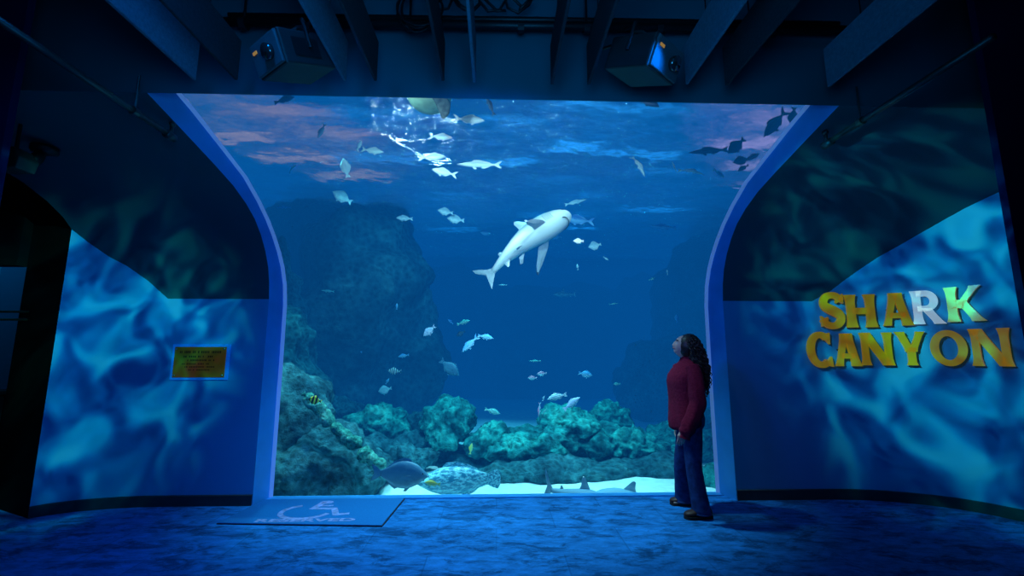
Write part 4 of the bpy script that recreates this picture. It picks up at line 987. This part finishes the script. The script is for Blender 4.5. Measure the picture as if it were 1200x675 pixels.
# sweater: body and two long sleeves in one garment
sw = MB()
secs = [(0.785, -0.016, 0.1305, 0.1852, 0.03, 0.05), (0.8, -0.018, 0.1462, 0.1976, 0.03, 0.05), (0.86, -0.02, 0.1479, 0.2014, 0.024, 0.05), (0.95, -0.018, 0.1418, 0.1947, 0.016, 0.045), (1.04, -0.018, 0.1357, 0.19, 0.01, 0.035), (1.12, -0.022, 0.1348, 0.19, 0, 0.025), (1.2, -0.028, 0.1348, 0.1928, 0, 0.015), (1.26, -0.021, 0.1244, 0.1976, 0, 0.01), (1.315, 0.002, 0.1044, 0.19, 0, 0.006), (1.355, 0.02, 0.0853, 0.152, 0, 0), (1.385, 0.028, 0.0679, 0.1026, 0, 0), (1.405, 0.028, 0.0574, 0.0741, -0.006, 0), (1.425, 0.026, 0.0522, 0.0646, -0.008, 0)]
rings = []
for i in range(len(secs) - 1):
    for j in range(3):
        t = j / 3; q = [a + (c - a) * t for a, c in zip(secs[i], secs[i + 1])]; rings.append(ell((q[1], 0, q[0]), q[2], q[3], 72, q[4], q[5] * .55, q[0] * 5))
rings.append(ell((secs[-1][1], 0, secs[-1][0]), secs[-1][2], secs[-1][3], 72, secs[-1][4]))
sw.rings(rings)
for s in (-1, 1):
    pth, rd = smooth_path([(.015, s * .140, 1.335), (.016, s * .188, 1.24), (.012, s * .222, 1.12), (.002, s * .236, 1.0), (-.045, s * .234, .90), (-.092, s * .226, .81), (-.112, s * .221, .765), (-.120, s * .219, .735), (-.126, s * .217, .712)], [.066, .074, .074, .072, .068, .066, .060, .046, .049], 6)
    pth = [q + Vector((.10 * (s > 0) * (1.33 - q.z) * 2.7, 0, 0)) for q in pth]
    n = 36; rr = []
    for i, (p, r_) in enumerate(zip(pth, rd)):
        t = i / (len(pth) - 1); wr = .05 * math.sin(t * 40) * (t > .25) + 0
        d = (pth[min(i + 1, len(pth) - 1)] - pth[max(i - 1, 0)]).normalized(); u = d.cross(Vector((0, 1, 0))).normalized(); v = d.cross(u)
        rr.append([p + (u * math.cos(2 * PI * k / n) + v * math.sin(2 * PI * k / n)) * r_ * (1 + (.045 * math.sin(5 * 2 * PI * k / n + t * 9) + wr * math.sin(2 * PI * k / n + 1)) * (.15 < t < .93)) for k in range(n)])
    sw.rings(rr)
sw.build('sweater', M['sweater'], person, True)

# jeans
jn = MB()
hm = (HIPN + HIPF) / 2
jn.rings([ell((hm.x + dx, hm.y, z), rx, ry, 40) for z, dx, rx, ry in ((.99, .0, .100, .135), (.93, .002, .112, .155), (.86, .004, .122, .170), (.80, .004, .112, .165), (.75, .004, .085, .130))])
for h, k, a in ((HIPN, KNEEN, ANKN), (HIPF, KNEEF, ANKF)):
    pth, rd = smooth_path([h + Vector((0, 0, .04)), h.lerp(k, .5), k, k.lerp(a, .45), a + Vector((.004, 0, .02)), a + Vector((.008, 0, -.035))], [.096, .086, .071, .072, .080, .086], 7)
    n = 30; rr = []
    for i, (p, r_) in enumerate(zip(pth, rd)):
        t = i / (len(pth) - 1)
        rr.append([p + Vector((math.cos(2 * PI * q / n), math.sin(2 * PI * q / n) * .92, 0)) * r_ * (1 + .035 * math.sin(t * 55 + 1.5 * math.sin(2 * PI * q / n)) * max(0, t - .35) + .02 * math.sin(4 * 2 * PI * q / n + t * 6)) for q in range(n)])
    jn.rings(rr)
jn.build('jeans', M['jeans'], person, True)

# shoes
def shoe(heel, toe):
    heel, toe = Vector((heel.x, heel.y, 0)), Vector((toe.x, toe.y, 0)); d = toe - heel; ln = d.length; d.normalize(); n = Vector((-d.y, d.x, 0))
    st = [(0, .030, .060), (.06, .036, .085), (.2, .040, .098), (.38, .041, .094), (.55, .046, .070), (.72, .050, .055), (.88, .044, .045), (.96, .030, .036), (1, .012, .026)]
    rr = []
    for t, w, h in st:
        c = heel + d * ln * t; ring = []
        for k in range(20):
            g = 2 * PI * k / 20; ring.append(c + n * w * math.cos(g) + Vector((0, 0, .018 + h * .5 + h * .5 * math.sin(g))))
        rr.append(ring)
    up = MB(); up.rings(rr); so = up.build('shoe', M['shoe'], person, True)
    sl = MB(); outline = [(heel + d * ln * t + n * w * 1.12) for t, w, h in st] + [(heel + d * ln * t - n * w * 1.12) for t, w, h in st[::-1]]
    sl.v += [(p.x, p.y, z) for z in (.001, .026) for p in outline]; m = len(outline)
    sl.f += [tuple(range(m)), tuple(range(2 * m - 1, m - 1, -1))] + [(i, i + m, (i + 1) % m + m, (i + 1) % m) for i in range(m)]; sl.m += [0] * (m + 2)
    sl.build('sole', M['sole'], so)
    for q in range(4):
        t = .42 + .07 * q; c = heel + d * ln * t; b = MB(); h = .118 - .014 * q
        b.tube([c + n * .028 + Vector((0, 0, h - .012)), c + Vector((0, 0, h)), c - n * .028 + Vector((0, 0, h - .012))], .0035, 6); b.build('lace', M['lace'], so, True)
shoe(P(833.5, 606, 4.19), P(802, 606, 4.17)); shoe(P(812, 593, 4.52), P(785, 590, 4.56))

# long curly hair: a cap, a mass down the back and many ringlets
hr_ = MB(); rnd = random.Random(11)
cap = MB(); cap.ball((.032, 0, .016), (.102, .102, .120), 36, 28, fn=lambda d: 1 + .05 * fbm(d * 4 + Vector((5, 0, 0)), 4))
hr_.add([HC + HR @ Vector(v) for v in cap.v], cap.f)
hr_.rings([[p + Vector((1, 1, .3)) * .012 * noise.noise(p * 16) for p in ell((x, 0, z), rx, ry, 30)] for z, x, rx, ry in ((1.60, .06, .05, .06), (1.53, .075, .08, .10), (1.44, .085, .085, .135), (1.34, .095, .078, .15), (1.24, .108, .062, .15), (1.14, .120, .045, .125), (1.07, .125, .02, .08))])
for i in range(300):
    # start on the scalp, run out and over, then hang as a ringlet
    th = rnd.uniform(-PI, PI); el = rnd.uniform(-.1, 1.45)
    d = Vector((math.cos(th) * math.cos(el), math.sin(th) * math.cos(el), math.sin(el)))
    if d.x < -.42 and d.z < .72: d.x = abs(d.x)
    st = HC + HR @ (Vector((.032, 0, .016)) + Vector((d.x * .098, d.y * .098, d.z * .116)))
    side = max(-1, min(1, d.y * 1.5)); back = (d.x + .35)
    ex = .070 + .085 * max(-.9, min(1, back * 1.2)) + rnd.uniform(-.025, .03); ey = side * rnd.uniform(.08, .17); ez = rnd.uniform(1.05, 1.30) + (.10 if ex < .04 else 0)
    e = Vector((ex, ey, ez)); o1 = st + (HR @ d) * .030 + Vector((.012, 0, -.005)); o2 = Vector((ex + .008, ey * 1.12, max(1.36, ez + .12)))
    n = 34; tr = rnd.uniform(5, 9); ph = rnd.uniform(0, 6.3); am = rnd.uniform(.008, .014); pts = []
    for j in range(n + 1):
        t = j / n; p = st * (1 - t) ** 3 + o1 * 3 * t * (1 - t) ** 2 + o2 * 3 * t * t * (1 - t) + e * t ** 3
        q = am * min(1, t * 2.5); p = p + Vector((math.cos(ph + t * tr * 6.28) * q, math.sin(ph + t * tr * 6.28) * q, .4 * q * math.sin(ph * 2 + t * 9))); pts.append(p)
    hr_.tube(pts, [.0075 * (1 - .55 * (j / n) ** 2) for j in range(n + 1)], 5)
hr_.build('hair', M['hair'], person, True)

# ------------------------------------------------------------------ light
def lamp(kind, name, loc, energy, color, target=None, **kw):
    d = bpy.data.lights.new(name, kind); d.energy = energy; d.color = color
    for k, v in kw.items(): setattr(d, k, v)
    o = bpy.data.objects.new(name, d); COL.objects.link(o); o.location = loc
    if target is not None: o.rotation_euler = (Vector(target) - Vector(loc)).to_track_quat('-Z', 'Y').to_euler()
    return o
def gobo(o, scale, stops, dist=1.5, seed=0, strength=1.0, fil=.3):
    """Rippling water pattern, as thrown by a water effect projector."""
    d = o.data; d.use_nodes = True; nt = d.node_tree; nt.nodes.clear()
    out = nt.nodes.new('ShaderNodeOutputLight'); em = nt.nodes.new('ShaderNodeEmission')
    tc = nt.nodes.new('ShaderNodeTexCoord'); mp = nt.nodes.new('ShaderNodeMapping'); mp.inputs['Location'].default_value = (seed, seed * 2, seed * 3)
    mp.inputs['Rotation'].default_value = (0, 0, R(25)); mp.inputs['Scale'].default_value = (1.35, 1.15, 1.2)
    L(nt, tc, 'Normal', mp, 'Vector')
    n1 = N(nt, 'ShaderNodeTexNoise', Scale=scale, Detail=1.2, Roughness=.45, Distortion=dist); L(nt, mp, 'Vector', n1, 'Vector')
    rp = ramp(nt, stops); L(nt, n1, 'Fac', rp, 'Fac')
    n2 = N(nt, 'ShaderNodeTexNoise', Scale=scale * .8, Detail=1.0, Distortion=dist * 1.6); L(nt, mp, 'Vector', n2, 'Vector')
    r2 = ramp(nt, [(.41, (0, 0, 0)), (.5, (0, .32 * fil, .55 * fil)), (.59, (0, 0, 0))]); L(nt, n2, 'Fac', r2, 'Fac')
    ad = N(nt, 'ShaderNodeMix', data_type='RGBA', blend_type='ADD'); ad.inputs[0].default_value = 1
    nt.links.new(rp.outputs['Color'], ad.inputs[6]); nt.links.new(r2.outputs['Color'], ad.inputs[7])
    nt.links.new(ad.outputs[2], em.inputs['Color']); em.inputs['Strength'].default_value = strength
    nt.links.new(em.outputs[0], out.inputs[0])
W = S.world or bpy.data.worlds.new('world'); S.world = W; W.use_nodes = True
bg = W.node_tree.nodes.get('Background') or W.node_tree.nodes.new('ShaderNodeBackground'); bg.inputs[0].default_value = (.01, .03, .1, 1); bg.inputs[1].default_value = .2

# water effect projectors on the two walls
ST = [(.34, (.0, .025, .09)), (.45, (.0, .14, .28)), (.54, (.0, .38, .54)), (.62, (.0, .80, .85)), (.72, (.10, 1.2, 1.05))]
o = lamp('SPOT', 'water_effect_left', (-1.25, 1.9, 2.9), 420, (1, 1, 1), (-4.15, 4.4, 1.45), spot_size=R(50), spot_blend=.9, shadow_soft_size=.01); gobo(o, 9.5, ST, 1.0, 3.0, 1.0)
o = lamp('SPOT', 'water_effect_right', (1.2, 2.5, 2.6), 340, (1, 1, 1), (4.65, 4.0, 1.8), spot_size=R(68), spot_blend=.8, shadow_soft_size=.01); gobo(o, 7.5, ST, 1.1, 8.0, 1.0)
# blue room wash; jamb and bulkhead spots are unseen and added
lamp('SPOT', 'blue_wash', (-1.2, .6, 4.2), 270, (.0, .24, 1), (-1.5, 3.6, 0), spot_size=R(80), spot_blend=1, shadow_soft_size=.3)
lamp('SPOT', 'blue_wash', (.9, 2.2, 3.1), 110, (.0, .19, 1), (-2.4, 4.8, 2.2), spot_size=R(60), spot_blend=.9, shadow_soft_size=.2)
lamp('SPOT', 'blue_wash', (-.9, 2.2, 3.1), 100, (.0, .18, 1), (2.42, 4.8, 2.2), spot_size=R(60), spot_blend=.9, shadow_soft_size=.2)
lamp('AREA', 'blue_fill', (0, -1.5, 3.8), 14, (.0, .30, 1), (0, 3.5, 1.5), size=3.5)
lamp('SPOT', 'bulkhead_wash', (0, .2, 2.2), 170, (.02, .32, .8), (0, 2.85, 3.7), spot_size=R(130), spot_blend=1, shadow_soft_size=.5)
# unseen soft spot added to bring up the visitor's red sweater
lamp('SPOT', 'visitor_light', (.1, 2.3, 2.9), 15, (1, .52, .80), (1.8, 4.25, 1.2), spot_size=R(30), spot_blend=.8, shadow_soft_size=.12)
# corridor glow
lamp('AREA', 'corridor_light', (-6.6, 5.3, 3.0), 1.6, (0, .55, 1), (-6.6, 5.6, 0), size=.8)
lamp('POINT', 'corridor_floor_light', (-5.3, 4.0, 1.2), .6, (.1, 1, .3), shadow_soft_size=.1)

# unseen spots added under the surface to light fish, reef and sand
def tank_spot(loc, tgt, e, col, size=80, soft=.12): return lamp('SPOT', 'tank_fill_spot', loc, e, col, tgt, spot_size=R(size), spot_blend=.8, shadow_soft_size=soft)
tank_spot((0, 4.4, 4.75), (0, 5.6, -.2), 1150, (.55, .85, 1), 75)
for x_ in (-2.1, 0, 2.1): tank_spot((x_, 5.85, 4.7), (x_, 6.0, -.2), 1300, (.85, 1, 1), 48)
tank_spot((-1.6, 4.3, 4.7), (-1.2, 6.8, 2.6), 420, (.9, 1, 1), 95)
tank_spot((1.3, 4.3, 4.7), (.6, 7.0, 2.4), 420, (.9, 1, 1), 95)
tank_spot((.6, 7.4, 4.8), (.4, 7.2, 0), 1200, (.2, 1, .97), 75)
tank_spot((-2.6, 6.6, 4.8), (-2.3, 6.6, 0), 520, (.2, 1, 1), 75)
tank_spot((-1.0, 7.8, 4.8), (-2.8, 10.5, 1.5), 260, (.2, .7, 1), 95)
tank_spot((.8, 9.2, 4.8), (.3, 9.6, 0), 1500, (.35, .9, 1), 45)
tank_spot((-1.3, 3.2, 3.62), (-.4, 7.2, 3.9), 420, (1, .84, .86), 85)
tank_spot((1.3, 3.2, 3.62), (.6, 7.2, 3.6), 420, (1, .84, .86), 85)
# light panels added over the water to tint and streak the ripples
def over(name, x, y, e, col, sx, sy, z=6.4):
    o = lamp('AREA', name, (x, y, z), e, col, (x, y, 0), shape='RECTANGLE', size=sx, size_y=sy); o.rotation_euler = (0, 0, 0)
for i in range(3): over('overhead_warm_left', -5.2 + .9 * i, 8.0 + .9 * i, 9, (1, .26, .06), 1.6, .4)
for i in range(3): over('overhead_warm_right', 5.0 + .8 * i, 8.0 + .9 * i, 8, (1, .28, .36), 1.5, .4)
for i in range(3): over('overhead_white', -1.9 + .3 * i, 8.3 + .4 * i, 5, (1, .92, .82), .07, .07)
rq = random.Random(5)
for i in range(9): over('overhead_blue', rq.uniform(-4, 5), rq.uniform(7.5, 14), 5, (.06, .45, 1), rq.uniform(.8, 2), rq.uniform(.2, .4))
over('overhead_haze', 0, 12, 420, (.01, .33, 1), 17, 12, 6.9)
